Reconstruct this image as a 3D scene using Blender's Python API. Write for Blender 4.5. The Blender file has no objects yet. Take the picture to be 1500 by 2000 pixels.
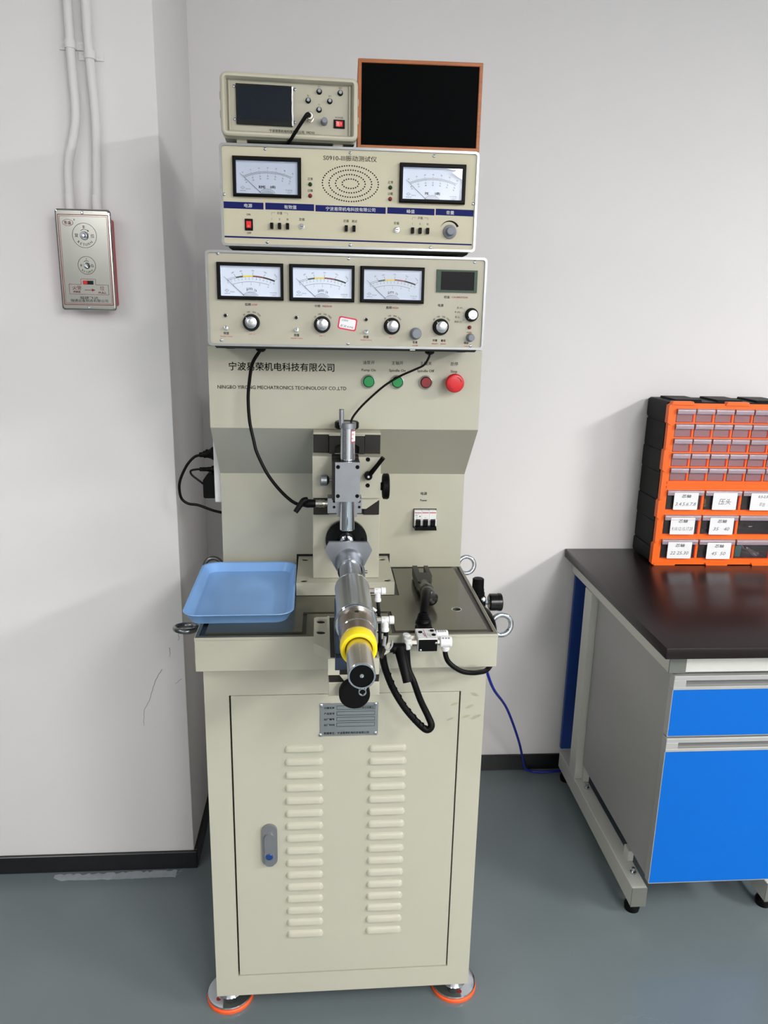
import bpy, bmesh, math, random
from mathutils import Vector, Matrix

random.seed(7)
C = bpy.context.scene.collection
SC = bpy.context.scene
PI = math.pi

# ------------------------------------------------------------------ camera
CAM = Vector((-0.05171, -1.42171, 1.57575))
FW = Vector((0.0818948, 0.96473712, -0.25015101))
RT = Vector((0.99664097, -0.07930197, 0.02044426))
UP = Vector((0.000114135, 0.25098502, 0.96799096))
cam = bpy.data.cameras.new('camera')
cam.sensor_fit = 'HORIZONTAL'
cam.sensor_width = 36.0
cam.lens = 1480.52 / 1500.0 * 36.0
cam.clip_start = 0.02
camo = bpy.data.objects.new('camera', cam)
C.objects.link(camo)
camo.matrix_world = Matrix(((RT.x, UP.x, -FW.x, CAM.x), (RT.y, UP.y, -FW.y, CAM.y), (RT.z, UP.z, -FW.z, CAM.z), (0, 0, 0, 1)))
SC.camera = camo

# ------------------------------------------------------------------ light
world = bpy.data.worlds.new('world')
SC.world = world
world.use_nodes = True
world.node_tree.nodes['Background'].inputs[0].default_value = (0.9, 0.95, 1.0, 1)
world.node_tree.nodes['Background'].inputs[1].default_value = 0.3
def panel_light(x, y, w, h, e, z=2.78, col=(1.0, 0.985, 0.96)):
    l = bpy.data.lights.new('ceiling_panel', 'AREA')
    l.shape = 'RECTANGLE'; l.size = w; l.size_y = h; l.energy = e; l.color = col
    o = bpy.data.objects.new('ceiling_panel', l); C.objects.link(o)
    o.location = (x, y, z)
    return o
panel_light(-2.0, -1.6, 0.6, 1.2, 27)
panel_light(1.5, -2.6, 0.6, 1.2, 70)
panel_light(1.2, -4.5, 0.6, 1.2, 105)
panel_light(3.7, -2.0, 0.6, 1.2, 205)
panel_light(3.7, -4.5, 0.6, 1.2, 80)  # added fill lamp, lifts the right and upper wall
panel_light(-2.0, -4.5, 0.6, 1.2, 40)
SC.view_settings.view_transform = 'Standard'
SC.view_settings.look = 'None'
SC.view_settings.gamma = 1.0
SC.view_settings.use_curve_mapping = False
SC.view_settings.exposure = -0.06

# ------------------------------------------------------------------ materials
def lin(c):
    return tuple(((v / 255) / 12.92 if v / 255 <= 0.04045 else ((v / 255 + 0.055) / 1.055) ** 2.4) for v in c)
MATS = {}
def mat(name, rgb, rough=0.5, metal=0.0, noise=0.0, nscale=8.0, bump=0.0, bscale=300.0, spec=0.5, coat=0.0, emit=None, aniso=0, stretch=None):
    m = bpy.data.materials.new(name); m.use_nodes = True
    nt = m.node_tree; b = nt.nodes['Principled BSDF']
    c = lin(rgb)
    b.inputs['Base Color'].default_value = (*c, 1)
    b.inputs['Roughness'].default_value = rough
    b.inputs['Metallic'].default_value = metal
    b.inputs['Specular IOR Level'].default_value = spec
    b.inputs['Coat Weight'].default_value = coat
    tc = None
    if noise or bump:
        tc = nt.nodes.new('ShaderNodeTexCoord')
        src = tc.outputs['Object']
        if stretch:
            mp = nt.nodes.new('ShaderNodeMapping'); mp.inputs['Scale'].default_value = stretch
            nt.links.new(src, mp.inputs['Vector']); src = mp.outputs[0]
    if noise:
        n = nt.nodes.new('ShaderNodeTexNoise'); n.inputs['Scale'].default_value = nscale; n.inputs['Detail'].default_value = 5
        nt.links.new(src, n.inputs['Vector'])
        r = nt.nodes.new('ShaderNodeMapRange'); r.inputs['From Min'].default_value = 0.3; r.inputs['From Max'].default_value = 0.7
        r.inputs['To Min'].default_value = 1 - noise; r.inputs['To Max'].default_value = 1 + noise
        nt.links.new(n.outputs['Fac'], r.inputs['Value'])
        v = nt.nodes.new('ShaderNodeVectorMath'); v.operation = 'SCALE'; v.inputs[0].default_value = c
        nt.links.new(r.outputs[0], v.inputs['Scale']); nt.links.new(v.outputs[0], b.inputs['Base Color'])
    if bump:
        n2 = nt.nodes.new('ShaderNodeTexNoise'); n2.inputs['Scale'].default_value = bscale; n2.inputs['Detail'].default_value = 3
        nt.links.new(src, n2.inputs['Vector'])
        bp = nt.nodes.new('ShaderNodeBump'); bp.inputs['Strength'].default_value = bump; bp.inputs['Distance'].default_value = 0.001
        nt.links.new(n2.outputs['Fac'], bp.inputs['Height']); nt.links.new(bp.outputs[0], b.inputs['Normal'])
    if emit:
        b.inputs['Emission Color'].default_value = (*lin(emit[0]), 1); b.inputs['Emission Strength'].default_value = emit[1]
    MATS[name] = m
    return m
def clear(name, rgb, gloss=0.08, tint=1.0, diff=0.0, rough=0.05):
    """thin clear sheet: lets light straight through, tinted, with a weak mirror and an optional milky part"""
    m = bpy.data.materials.new(name); m.use_nodes = True
    nt = m.node_tree; nt.nodes.remove(nt.nodes['Principled BSDF'])
    out = nt.nodes['Material Output']
    t = nt.nodes.new('ShaderNodeBsdfTransparent'); c = lin(rgb); t.inputs[0].default_value = (c[0] * tint, c[1] * tint, c[2] * tint, 1)
    last = t.outputs[0]
    if diff:
        d = nt.nodes.new('ShaderNodeBsdfDiffuse'); d.inputs[0].default_value = (*c, 1)
        mx = nt.nodes.new('ShaderNodeMixShader'); mx.inputs[0].default_value = diff
        nt.links.new(last, mx.inputs[1]); nt.links.new(d.outputs[0], mx.inputs[2]); last = mx.outputs[0]
    g = nt.nodes.new('ShaderNodeBsdfGlossy'); g.inputs['Roughness'].default_value = rough
    fr = nt.nodes.new('ShaderNodeFresnel'); fr.inputs[0].default_value = 1.45
    mu = nt.nodes.new('ShaderNodeMath'); mu.operation = 'MULTIPLY'; mu.inputs[1].default_value = gloss / 0.04
    nt.links.new(fr.outputs[0], mu.inputs[0]); mu.use_clamp = True
    m2 = nt.nodes.new('ShaderNodeMixShader'); nt.links.new(mu.outputs[0], m2.inputs[0])
    nt.links.new(last, m2.inputs[1]); nt.links.new(g.outputs[0], m2.inputs[2]); nt.links.new(m2.outputs[0], out.inputs[0])
    MATS[name] = m
    return m

WALL = mat('wall_paint', (226, 224, 225), 0.85, noise=0.012, nscale=1.5, bump=0.08, bscale=60)
CEIL = mat('ceiling_paint', (232, 232, 232), 0.9, noise=0.01)
FARW = mat('far_wall_grey', (120, 120, 122), 0.9, noise=0.02)
FRONTW = mat('front_wall_white', (222, 220, 218), 0.9, noise=0.02)
BASEB = mat('baseboard_black', (22, 23, 25), 0.28, noise=0.15, nscale=20)
SMEAR = mat('dried_cement', (150, 158, 162), 0.7, noise=0.12, nscale=40)
BEIGE = mat('beige_enamel', (181, 179, 163), 0.38, noise=0.015, nscale=6, bump=0.05, bscale=500)
PANELA = mat('beige_panel_grey', (177, 173, 157), 0.5, noise=0.012, nscale=20)
PANELB = mat('beige_panel_yellow', (196, 190, 166), 0.5, noise=0.015, nscale=15)
PLASB = mat('beige_plastic', (190, 185, 166), 0.45, noise=0.01, bump=0.05)
BLACK = mat('black_plastic', (9, 9, 10), 0.42, noise=0.1, nscale=30, spec=0.12)
BLACKG = mat('black_gloss', (8, 8, 10), 0.2, noise=0.1, nscale=30, spec=0.4)
BLACKM = mat('black_matte', (11, 11, 12), 0.7, noise=0.1, nscale=30, spec=0.12)
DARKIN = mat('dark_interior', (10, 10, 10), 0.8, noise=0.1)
RUBBER = mat('black_rubber', (8, 8, 9), 0.45, noise=0.12, nscale=60, bump=0.1, spec=0.12)
CABLE = mat('black_cable', (7, 7, 8), 0.38, noise=0.1, nscale=80, spec=0.15)
STEEL = mat('ground_steel', (160, 164, 171), 0.36, 0.92, noise=0.05, nscale=30, bump=0.04, bscale=200)
CHROME = mat('chrome', (200, 205, 211), 0.08, 1.0, noise=0.02)
ALU = mat('aluminium', (176, 180, 182), 0.36, 1.0, noise=0.04, nscale=40, stretch=(40, 1, 40))
BRONZE = mat('turned_steel_warm', (150, 136, 122), 0.3, 1.0, noise=0.06, nscale=30)
NICKEL = mat('brushed_nickel', (196, 190, 182), 0.26, 1.0, noise=0.05, nscale=25, stretch=(1, 40, 1))
WAYS = mat('dark_slideway', (46, 44, 42), 0.4, 0.6, noise=0.1, nscale=30, bump=0.1, bscale=150)
TABTOP = mat('table_plate', (112, 110, 97), 0.2, 0.7, noise=0.06, nscale=9, bump=0.015, bscale=40)
GROOVE = mat('table_groove', (34, 33, 31), 0.35, 0.3, noise=0.1, nscale=20)
SATIN = mat('satin_metal', (214, 216, 217), 0.42, 0.85, noise=0.02)
ENDC = mat('grey_end_cap', (102, 106, 100), 0.5, noise=0.02)
TRIM = mat('silver_trim', (158, 161, 163), 0.3, 1.0, noise=0.03, nscale=30)
GREYP = mat('grey_plastic', (120, 125, 134), 0.42, noise=0.05)
GREYH = mat('grey_zinc', (142, 145, 148), 0.35, 0.6, noise=0.05)
BLUES = mat('blue_band', (8, 22, 92), 0.6, noise=0.03, spec=0.2)
INK = mat('black_ink', (14, 14, 14), 0.7, noise=0.05, spec=0.15)
INKG = mat('grey_ink', (70, 72, 76), 0.6, noise=0.05)
INKR = mat('red_ink', (196, 42, 42), 0.6, noise=0.05)
INKW = mat('white_ink', (236, 238, 242), 0.6, noise=0.02)
INKB = mat('blue_ink', (36, 84, 170), 0.6, noise=0.05)
DIAL = mat('dial_white', (226, 232, 244), 0.6, noise=0.01)
RED = mat('red_plastic', (206, 24, 34), 0.35, noise=0.04)
REDD = mat('dark_red_plastic', (128, 16, 24), 0.35, noise=0.04)
REDL = mat('red_lens', (150, 14, 20), 0.15, noise=0.04)
REDROCK = mat('red_rocker', (226, 30, 30), 0.3, noise=0.03)
GREEN = mat('green_plastic', (12, 138, 70), 0.35, noise=0.04)
GREENL = mat('green_lens', (12, 62, 28), 0.15, noise=0.04)
GREENF = mat('green_frame', (40, 66, 50), 0.5, noise=0.05)
SCREEN = mat('screen_glass', (24, 30, 40), 0.12, noise=0.03, spec=0.25)
DISP = mat('dark_display', (14, 12, 18), 0.3, noise=0.03, spec=0.12)
SCREENF = mat('screen_border', (10, 11, 14), 0.1, noise=0.03)
YELLOW = mat('yellow_rubber', (250, 222, 20), 0.4, noise=0.02)
ORANGE = mat('orange_plastic', (244, 104, 18), 0.42, noise=0.02)
ORANGER = mat('orange_rubber', (240, 90, 34), 0.45, noise=0.03)
BLUET = mat('blue_tray_plastic', (130, 176, 232), 0.35, noise=0.03, nscale=12, bump=0.05, bscale=250)
BLUEH = mat('blue_hose', (16, 34, 150), 0.3, noise=0.04)
BLUED = mat('blue_laminate', (0, 98, 192), 0.55, noise=0.008, spec=0.2)
BLUEN = mat('navy_laminate', (22, 62, 140), 0.5, noise=0.01)
LAMG = mat('grey_laminate', (158, 158, 158), 0.5, noise=0.012)
FRAMEW = mat('frame_powder_coat', (198, 199, 193), 0.4, noise=0.012)
ALUW = mat('aluminium_pale', (180, 180, 178), 0.4, 0.35, noise=0.02)
HREC = mat('handle_recess_grey', (112, 113, 114), 0.5, 0.2, noise=0.02)
BENCH = mat('black_worktop', (24, 11, 12), 0.27, noise=0.05, nscale=6, bump=0.05, bscale=400, spec=0.35)
WOOD = mat('brown_wood', (168, 98, 54), 0.42, noise=0.18, nscale=14, stretch=(1, 1, 12))
CLOTH = mat('black_grille_cloth', (4, 5, 6), 0.95, noise=0.2, nscale=400, bump=0.1, bscale=900, spec=0.1)
DSTEEL = mat('dark_zinc', (122, 124, 124), 0.25, 1.0, noise=0.06, nscale=20)
WHITEP = mat('white_plastic', (228, 228, 228), 0.4, noise=0.01)
FROST = mat('milky_plastic', (214, 216, 214), 0.25, noise=0.03)
BOXBLK = mat('organizer_black', (15, 16, 17), 0.5, noise=0.06, nscale=30, spec=0.15)
MIRROR = mat('polished_stainless', (156, 158, 154), 0.07, 1.0, noise=0.02)
REDBOX = mat('red_back_box', (176, 34, 48), 0.4, noise=0.04)
CARD = mat('white_card', (234, 234, 238), 0.7, noise=0.015)
TEAL = mat('teal_board', (24, 118, 110), 0.5, noise=0.05)
OCHRE = mat('ochre_part', (150, 110, 30), 0.5, noise=0.1)
STICKR = mat('sticker_red', (214, 36, 74), 0.6, noise=0.03)
BLUEL = mat('blue_lock', (24, 60, 120), 0.3, noise=0.03)
GLASS = clear('meter_glass', (250, 252, 255), 0.06)
DRAWCL = clear('drawer_clear', (238, 228, 236), 0.05, 0.97, 0.03, 0.12)
DRAWLIP = clear('drawer_lip_milky', (240, 222, 234), 0.14, 0.97, 0.30, 0.12)
FILM = clear('peeling_film', (250, 250, 252), 0.10, 0.95, 0.9, 0.2)
BAG = clear('bag_clear', (240, 240, 243), 0.45, 0.98, 0.22, 0.12)

DRAWMK = clear('drawer_milky', (216, 160, 168), 0.06, 0.95, 0.42, 0.15)
EDGE = clear('painted_edge_refraction', (236, 52, 30), 0.06, 0.95, 0.6, 0.15)  # refracted orange of the frame put into the strip colour

def floor_mat():
    m = mat('grey_epoxy', (104, 114, 117), 0.2, noise=0.05, nscale=3, spec=0.5)
    nt = m.node_tree; b = nt.nodes['Principled BSDF']
    tc = nt.nodes.new('ShaderNodeTexCoord'); n = nt.nodes.new('ShaderNodeTexNoise'); n.inputs['Scale'].default_value = 2.2; n.inputs['Detail'].default_value = 6
    nt.links.new(tc.outputs['Object'], n.inputs['Vector'])
    r = nt.nodes.new('ShaderNodeMapRange'); r.inputs['To Min'].default_value = 0.14; r.inputs['To Max'].default_value = 0.34
    nt.links.new(n.outputs['Fac'], r.inputs['Value']); nt.links.new(r.outputs[0], b.inputs['Roughness'])
    bp = nt.nodes.new('ShaderNodeBump'); bp.inputs['Strength'].default_value = 0.03; bp.inputs['Distance'].default_value = 0.01
    nt.links.new(n.outputs['Fac'], bp.inputs['Height']); nt.links.new(bp.outputs[0], b.inputs['Normal'])
    return m
FLOOR = floor_mat()

# ------------------------------------------------------------------ mesh builder
_tm = {}
def text_mesh(s, bold=0.0, italic=0.0):
    k = (s, bold, italic)
    if k not in _tm:
        c = bpy.data.curves.new('lettering', 'FONT'); c.body = s; c.size = 1; c.resolution_u = 2
        c.align_x = 'CENTER'; c.align_y = 'CENTER'; c.offset = bold; c.shear = italic
        o = bpy.data.objects.new('lettering', c); C.objects.link(o)
        dg = bpy.context.evaluated_depsgraph_get()
        me = bpy.data.meshes.new_from_object(o.evaluated_get(dg))
        bpy.data.objects.remove(o); bpy.data.curves.remove(c)
        xs = [v.co.x for v in me.vertices] or [0]; ys = [v.co.y for v in me.vertices] or [0]
        _tm[k] = ([v.co.copy() for v in me.vertices], [tuple(p.vertices) for p in me.polygons], (min(xs), max(xs), min(ys), max(ys)))
        bpy.data.meshes.remove(me)
    return _tm[k]

OFF = {}
def perp(d):
    a = Vector((0, 0, 1)) if abs(d.z) < 0.9 else Vector((1, 0, 0))
    u = d.cross(a).normalized(); return u, d.cross(u).normalized()

class MB:
    def __init__(s, sc=1.0):
        s.v = []; s.f = []; s.sc = sc
    def add(s, verts, faces):
        n = len(s.v); s.v += [Vector(v) for v in verts]; s.f += [tuple(i + n for i in f) for f in faces]; return s
    def bm(s, b):
        b.verts.index_update(); s.add([v.co.copy() for v in b.verts], [[v.index for v in f.verts] for f in b.faces]); b.free(); return s
    def box(s, x0, x1, y0, y1, z0, z1, bev=0, seg=1):
        if not bev:
            vs = [(x, y, z) for x in (x0, x1) for y in (y0, y1) for z in (z0, z1)]
            return s.add(vs, [(0, 1, 3, 2), (4, 6, 7, 5), (0, 4, 5, 1), (2, 3, 7, 6), (0, 2, 6, 4), (1, 5, 7, 3)])
        b = bmesh.new(); bmesh.ops.create_cube(b, size=1)
        for v in b.verts: v.co = Vector(((x0 + x1) / 2 + v.co.x * (x1 - x0), (y0 + y1) / 2 + v.co.y * (y1 - y0), (z0 + z1) / 2 + v.co.z * (z1 - z0)))
        bmesh.ops.bevel(b, geom=list(b.edges), offset=bev, segments=seg, affect='EDGES', profile=0.5)
        return s.bm(b)
    def lathe(s, p, d, prof, n=28, close=True):
        p = Vector(p); d = Vector(d).normalized(); u, w = perp(d)
        vs = []; fs = []
        for t, r in prof:
            for i in range(n):
                a = 2 * PI * i / n; vs.append(p + d * t + (u * math.cos(a) + w * math.sin(a)) * r)
        for k in range(len(prof) - 1):
            for i in range(n):
                j = (i + 1) % n; fs.append((k * n + i, k * n + j, (k + 1) * n + j, (k + 1) * n + i))
        if close:
            fs.append(tuple(range(n - 1, -1, -1))); fs.append(tuple((len(prof) - 1) * n + i for i in range(n)))
        return s.add(vs, fs)
    def cyl(s, p, q, r, r2=None, n=24, bev=0):
        p = Vector(p); q = Vector(q); L = (q - p).length; r2 = r if r2 is None else r2
        pr = [(0, r), (L, r2)]
        if bev: pr = [(0, r - bev), (bev, r), (L - bev, r2), (L, r2 - bev)]
        return s.lathe(p, q - p, pr, n)
    def tube(s, pts, r, n=10, sub=6, closed=False):
        P = [Vector(p) for p in pts]; out = []; rr = []
        R = r if isinstance(r, (list, tuple)) else [r] * len(P)
        m = len(P)
        for i in range(m if closed else m - 1):
            if closed: a, b, c, d = P[i - 1], P[i], P[(i + 1) % m], P[(i + 2) % m]
            else: a, b, c, d = P[max(i - 1, 0)], P[i], P[i + 1], P[min(i + 2, m - 1)]
            for k in range(sub):
                t = k / sub
                out.append(0.5 * ((2 * b) + (c - a) * t + (2 * a - 5 * b + 4 * c - d) * t * t + (3 * b - a - 3 * c + d) * t ** 3))
                rr.append(R[i] * (1 - t) + R[(i + 1) % m] * t)
        if not closed: out.append(P[-1]); rr.append(R[-1])
        N = len(out); vs = []; fs = []
        tg = [((out[(i + 1) % N] if closed else out[min(i + 1, N - 1)]) - (out[i - 1] if closed else out[max(i - 1, 0)])).normalized() for i in range(N)]
        u, _ = perp(tg[0])
        for i in range(N):
            u = (u - tg[i] * u.dot(tg[i])).normalized(); w = tg[i].cross(u)
            for k in range(n):
                a = 2 * PI * k / n; vs.append(out[i] + (u * math.cos(a) + w * math.sin(a)) * rr[i])
        for i in range(N if closed else N - 1):
            j = (i + 1) % N
            for k in range(n):
                l = (k + 1) % n; fs.append((i * n + k, i * n + l, j * n + l, j * n + k))
        if not closed:
            fs.append(tuple(range(n - 1, -1, -1))); fs.append(tuple((N - 1) * n + k for k in range(n)))
        return s.add(vs, fs)
    def torus(s, c, d, R, r, n=32, m=10):
        c = Vector(c); d = Vector(d).normalized(); u, w = perp(d)
        return s.tube([c + (u * math.cos(2 * PI * i / n) + w * math.sin(2 * PI * i / n)) * R for i in range(n)], r, m, 1, True)
    def prism(s, poly, plane, a, b, holes=()):
        """polygon in plane xz / xy / yz, extruded along the third axis from a to b; holes are polygons too"""
        def pt(p, t):
            return {'xz': (p[0], t, p[1]), 'xy': (p[0], p[1], t), 'yz': (t, p[0], p[1])}[plane]
        loops = [list(poly)] + [list(h) for h in holes]
        q = bmesh.new()
        for t in (a, b):
            m = bmesh.new(); ed = []
            for lp in loops:
                vs = [m.verts.new(pt(p, t)) for p in lp]
                ed += [m.edges.new((vs[i], vs[(i + 1) % len(vs)])) for i in range(len(vs))]
            if len(loops) == 1: m.faces.new(vs)
            else: bmesh.ops.triangle_fill(m, edges=ed, use_beauty=True, use_dissolve=False)
            m.verts.index_update(); nv = [q.verts.new(v.co) for v in m.verts]
            for f in m.faces: q.faces.new([nv[v.index] for v in f.verts])
            m.free()
        for lp in loops:
            n = len(lp); nv = [q.verts.new(pt(p, a)) for p in lp] + [q.verts.new(pt(p, b)) for p in lp]
            for i in range(n): q.faces.new([nv[k] for k in (i, (i + 1) % n, n + (i + 1) % n, n + i)])
        e = 1e-6 / s.sc
        bmesh.ops.remove_doubles(q, verts=q.verts, dist=e)
        return s.bm(q)
    def text(s, t, x, z, size, y=0.0, w=None, rot=0.0, bold=0.0, align='c', italic=0.0, flat=False, hgt=None):
        vs, fs, (x0, x1, y0, y1) = text_mesh(t, 0.0, italic)
        sx = size
        if w: sx = w / (x1 - x0)
        sz = size if not hgt else hgt / (y1 - y0)
        cx = (x0 + x1) / 2 if align == 'c' else (x0 if align == 'l' else x1); cy = (y0 + y1) / 2
        ca, sa = math.cos(rot), math.sin(rot)
        # a heavier weight is the same letters struck again a hair aside
        for dx, dz in ((0, 0),) if not bold else ((-bold, 0), (bold, 0), (0, bold * 0.8), (0, -bold * 0.8)):
            out = []
            for v in vs:
                a, b = (v.x - cx + dx) * sx, (v.y - cy + dz) * sz
                a, b = a * ca - b * sa, a * sa + b * ca
                out.append((x + a, z + b, y) if flat else (x + a, y, z + b))
            s.add(out, fs)
        return s
    def line(s, x0, z0, x1, z1, wd, y):
        d = Vector((x1 - x0, z1 - z0)); n = Vector((-d.y, d.x)).normalized() * wd / 2
        return s.add([(x0 + n.x, y, z0 + n.y), (x0 - n.x, y, z0 - n.y), (x1 - n.x, y, z1 - n.y), (x1 + n.x, y, z1 + n.y)], [(0, 1, 2, 3)])
    def arc(s, cx, cz, r, a0, a1, wd, y, n=24, wd2=None):
        vs = []; wd2 = wd if wd2 is None else wd2
        for i in range(n + 1):
            a = a0 + (a1 - a0) * i / n; h = (wd + (wd2 - wd) * i / n) / 2
            vs += [(cx + math.cos(a) * (r - h), y, cz + math.sin(a) * (r - h)), (cx + math.cos(a) * (r + h), y, cz + math.sin(a) * (r + h))]
        return s.add(vs, [(2 * i, 2 * i + 2, 2 * i + 3, 2 * i + 1) for i in range(n)])
    def disc(s, x, z, r, y, n=16):
        return s.add([(x + r * math.cos(2 * PI * i / n), y, z + r * math.sin(2 * PI * i / n)) for i in range(n)], [tuple(range(n))])
    def build(s, name, m, parent=None, at=None, ang=32, label=None):
        me = bpy.data.meshes.new(name)
        o3 = Vector((0, 0, 0))
        if parent is not None and at is None: o3 = OFF[root_of(parent)]
        me.from_pydata([tuple(v * s.sc - o3) for v in s.v], [], s.f)
        b = bmesh.new(); b.from_mesh(me)
        bmesh.ops.recalc_face_normals(b, faces=b.faces)
        b.to_mesh(me); b.free()
        me.materials.append(m); me.shade_smooth(); me.set_sharp_from_angle(angle=math.radians(ang))
        o = bpy.data.objects.new(name, me); C.objects.link(o)
        if parent is not None:
            o.parent = parent
            if at is not None: o.location = Vector(at) * s.sc - OFF[root_of(parent)] if parent in ROOTS else Vector(at) * s.sc - OFF[root_of(parent)]
        if label: o['label'] = label
        if 'lettering' in name or name in STUFF: o['kind'] = 'stuff'
        return o
STUFF = {'scale_print', 'maker_print', 'rating_print', 'valve_print', 'handwriting', 'scale_marks', 'silencer_slot', 'grille_holes', 'arrow_mark', 'red_stripe', 'air_tube', 'drawer_runners', 'blue_band'}
ROOTS = set()
PAR = {}
def root_of(o):
    while o.parent is not None: o = o.parent
    return o
def rr(x0, x1, z0, z1, r, n=5):
    """rounded rectangle outline"""
    out = []
    for cx, cz, a in ((x1 - r, z0 + r, -PI / 2), (x1 - r, z1 - r, 0), (x0 + r, z1 - r, PI / 2), (x0 + r, z0 + r, PI)):
        for i in range(n + 1):
            t = a + PI / 2 * i / n; out.append((cx + r * math.cos(t), cz + r * math.sin(t)))
    return out
def circ(x, z, r, n=16): return [(x + r * math.cos(2 * PI * i / n), z + r * math.sin(2 * PI * i / n)) for i in range(n)]
def rotz(p, a): return Vector((p[0] * math.cos(a) - p[1] * math.sin(a), p[0] * math.sin(a) + p[1] * math.cos(a), p[2]))
def thing(name, label, cat, base=(0, 0, 0), frame=0.0, org=(0, 0, 0), group=None):
    """an Empty at the thing's base; BASE is in the author's frame, which is turned by FRAME and moved by ORG"""
    o = bpy.data.objects.new(name, None); C.objects.link(o); o.empty_display_size = 0.05
    o.location = rotz(base, frame) + Vector(org); o.rotation_euler = (0, 0, frame)
    o['label'] = label; o['category'] = cat
    if group: o['group'] = group
    OFF[o] = Vector(base); ROOTS.add(o)
    return o
def tag(o, label, cat, group=None):
    o['label'] = label; o['category'] = cat
    if group: o['group'] = group
    return o
def copy_tree(o, parent, delta=(0, 0, 0)):
    c = o.copy(); C.objects.link(c); c.parent = parent; c.location = o.location + Vector(delta)
    for ch in list(o.children):
        d = ch.copy(); C.objects.link(d); d.parent = c
    return c
AR = -0.00766                    # the room is turned by this against the machine
YW, YC, XC = 0.962, 0.5073, -0.4274

# ------------------------------------------------------------------ the room
def struct(name, b, m, label=None):
    o = b.build(name, m); o.rotation_euler = (0, 0, AR); o['kind'] = 'structure'
    OFF[o] = Vector((0, 0, 0))
    if label: o['label'] = label
    return o
floor = struct('floor', MB().box(-2.8, 4.6, -5.2, YW + 0.1, -0.1, 0), FLOOR, 'glossy grey epoxy floor')
struct('ceiling', MB().box(-2.8, 4.6, -5.2, YW + 0.1, 2.9, 3.0), CEIL)
wall_back = struct('wall_back', MB().box(XC, 4.6, YW, YW + 0.1, 0, 2.9), WALL, 'plain white back wall')
wl = MB().box(-2.8, XC, YC, YW + 0.1, 0, 2.9, 0.004, 2)
wall_left = struct('wall_left', wl, WALL, 'white wall pier jutting out left of the machine')
struct('wall_right', MB().box(4.5, 4.6, -5.2, YW, 0, 2.9), FARW)
struct('wall_front', MB().box(-2.8, 4.5, -5.2, -5.1, 0, 2.9), FRONTW)
struct('wall_far_left', MB().box(-2.8, -2.7, -5.1, YC, 0, 2.9), FARW)
HB = 0.058
struct('baseboard_back', MB().box(XC + 0.01, 4.5, YW - 0.010, YW, 0, HB + 0.001, 0.002), BASEB, 'black baseboard along the back wall')
struct('baseboard_left', MB().box(-2.7, XC + 0.009, YC - 0.010, YC + 0.001, 0, HB - 0.002, 0.002), BASEB, 'black baseboard along the pier face')
struct('baseboard_side', MB().box(XC - 0.001, XC + 0.010, YC + 0.0, YW - 0.009, 0, HB - 0.002, 0.002), BASEB, 'black baseboard on the side of the pier')
# cement smear on the floor below the pier
sm = MB()
pts_top = []; pts_bot = []
for i in range(41):
    t = i / 40; x = -0.82 + 0.345 * t
    pts_top.append((x, 0.4965 - 0.006 * (1 - t) - random.uniform(0, 0.010) * (1 if random.random() < 0.6 else 0.2), 0.0006))
    pts_bot.append((x, 0.463 + 0.001 * math.sin(9 * t) + random.uniform(-0.0012, 0.0012) + (0.012 * max(0, 1 - t * 14)), 0.0006))
sm.add(pts_top + pts_bot, [(i, 41 + i, 42 + i, i + 1) for i in range(40)])
for i in range(14):
    x = -0.50 + random.uniform(-0.02, 0.035); y = 0.478 + random.uniform(-0.012, 0.016); l = random.uniform(0.008, 0.02)
    sm.add([(x, y, 0.0007), (x + l, y + l * 0.7, 0.0007), (x + l, y + l * 0.7 + 0.0012, 0.0007), (x, y + 0.0012, 0.0007)], [(0, 1, 2, 3)])
o = sm.build('cement_smear', SMEAR, floor, at=(0, 0, 0))
# hairline cracks in the plaster of the pier
def crack(pts, wd):
    b = MB(); prev = None; out = []
    for i in range(len(pts) - 1):
        for k in range(8):
            t = k / 8; out.append((pts[i][0] * (1 - t) + pts[i + 1][0] * t + random.uniform(-0.0012, 0.0012), pts[i][1] * (1 - t) + pts[i + 1][1] * t))
    out.append(pts[-1])
    for i in range(len(out) - 1):
        b.line(out[i][0], out[i][1], out[i + 1][0], out[i + 1][1], wd * (1 - 0.5 * i / len(out)), YC - 0.0006)
    b.build('crack', INKG, wall_left, at=(0, 0, 0))
crack([(-0.4895, 0.632), (-0.5100, 0.598), (-0.5240, 0.548), (-0.5420, 0.515), (-0.5470, 0.48), (-0.5475, 0.462)], 0.0011)
crack([(-0.4655, 0.696), (-0.466, 0.668)], 0.001)
crack([(-0.4385, 0.603), (-0.456, 0.588)], 0.0009)
crack([(-0.440, 0.755), (-0.4395, 0.722), (-0.4425, 0.716)], 0.001)

# ------------------------------------------------------------------ the test machine
XM = 0.0021
ZT, ZB = 0.9662, 0.894
mach = thing('vibration_test_machine', 'tall beige bearing vibration test machine standing on four chrome feet', 'machine', (0, 0.28, 0))
# lower cabinet: a carcass with a frame of four members round the door
cb = MB().box(-0.2898, 0.2898, 0.02, 0.60, 0.065, ZB)
DX0, DX1, DZ0, DZ1 = -0.2405, 0.2385, 0.1185, 0.8205
for a in ((-0.2898, DX0, 0.065, ZB), (DX1, 0.2898, 0.065, ZB), (DX0, DX1, 0.065, DZ0), (DX0, DX1, DZ1, ZB)):
    cb.box(a[0], a[1], 0, 0.0201, a[2], a[3])
cb.build('cabinet_body', BEIGE, mach)
MB().box(DX0, DX1, 0.014, 0.0201, DZ0, DZ1).build('door_gap_shade', DARKIN, mach)  # dark liner added behind the door, paints the shade in its gap
door = MB().box(DX0 + 0.0035, DX1 - 0.003, 0.0008, 0.013, DZ0 + 0.0018, DZ1 - 0.0018, 0.0008).build('door', BEIGE, mach)
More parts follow.
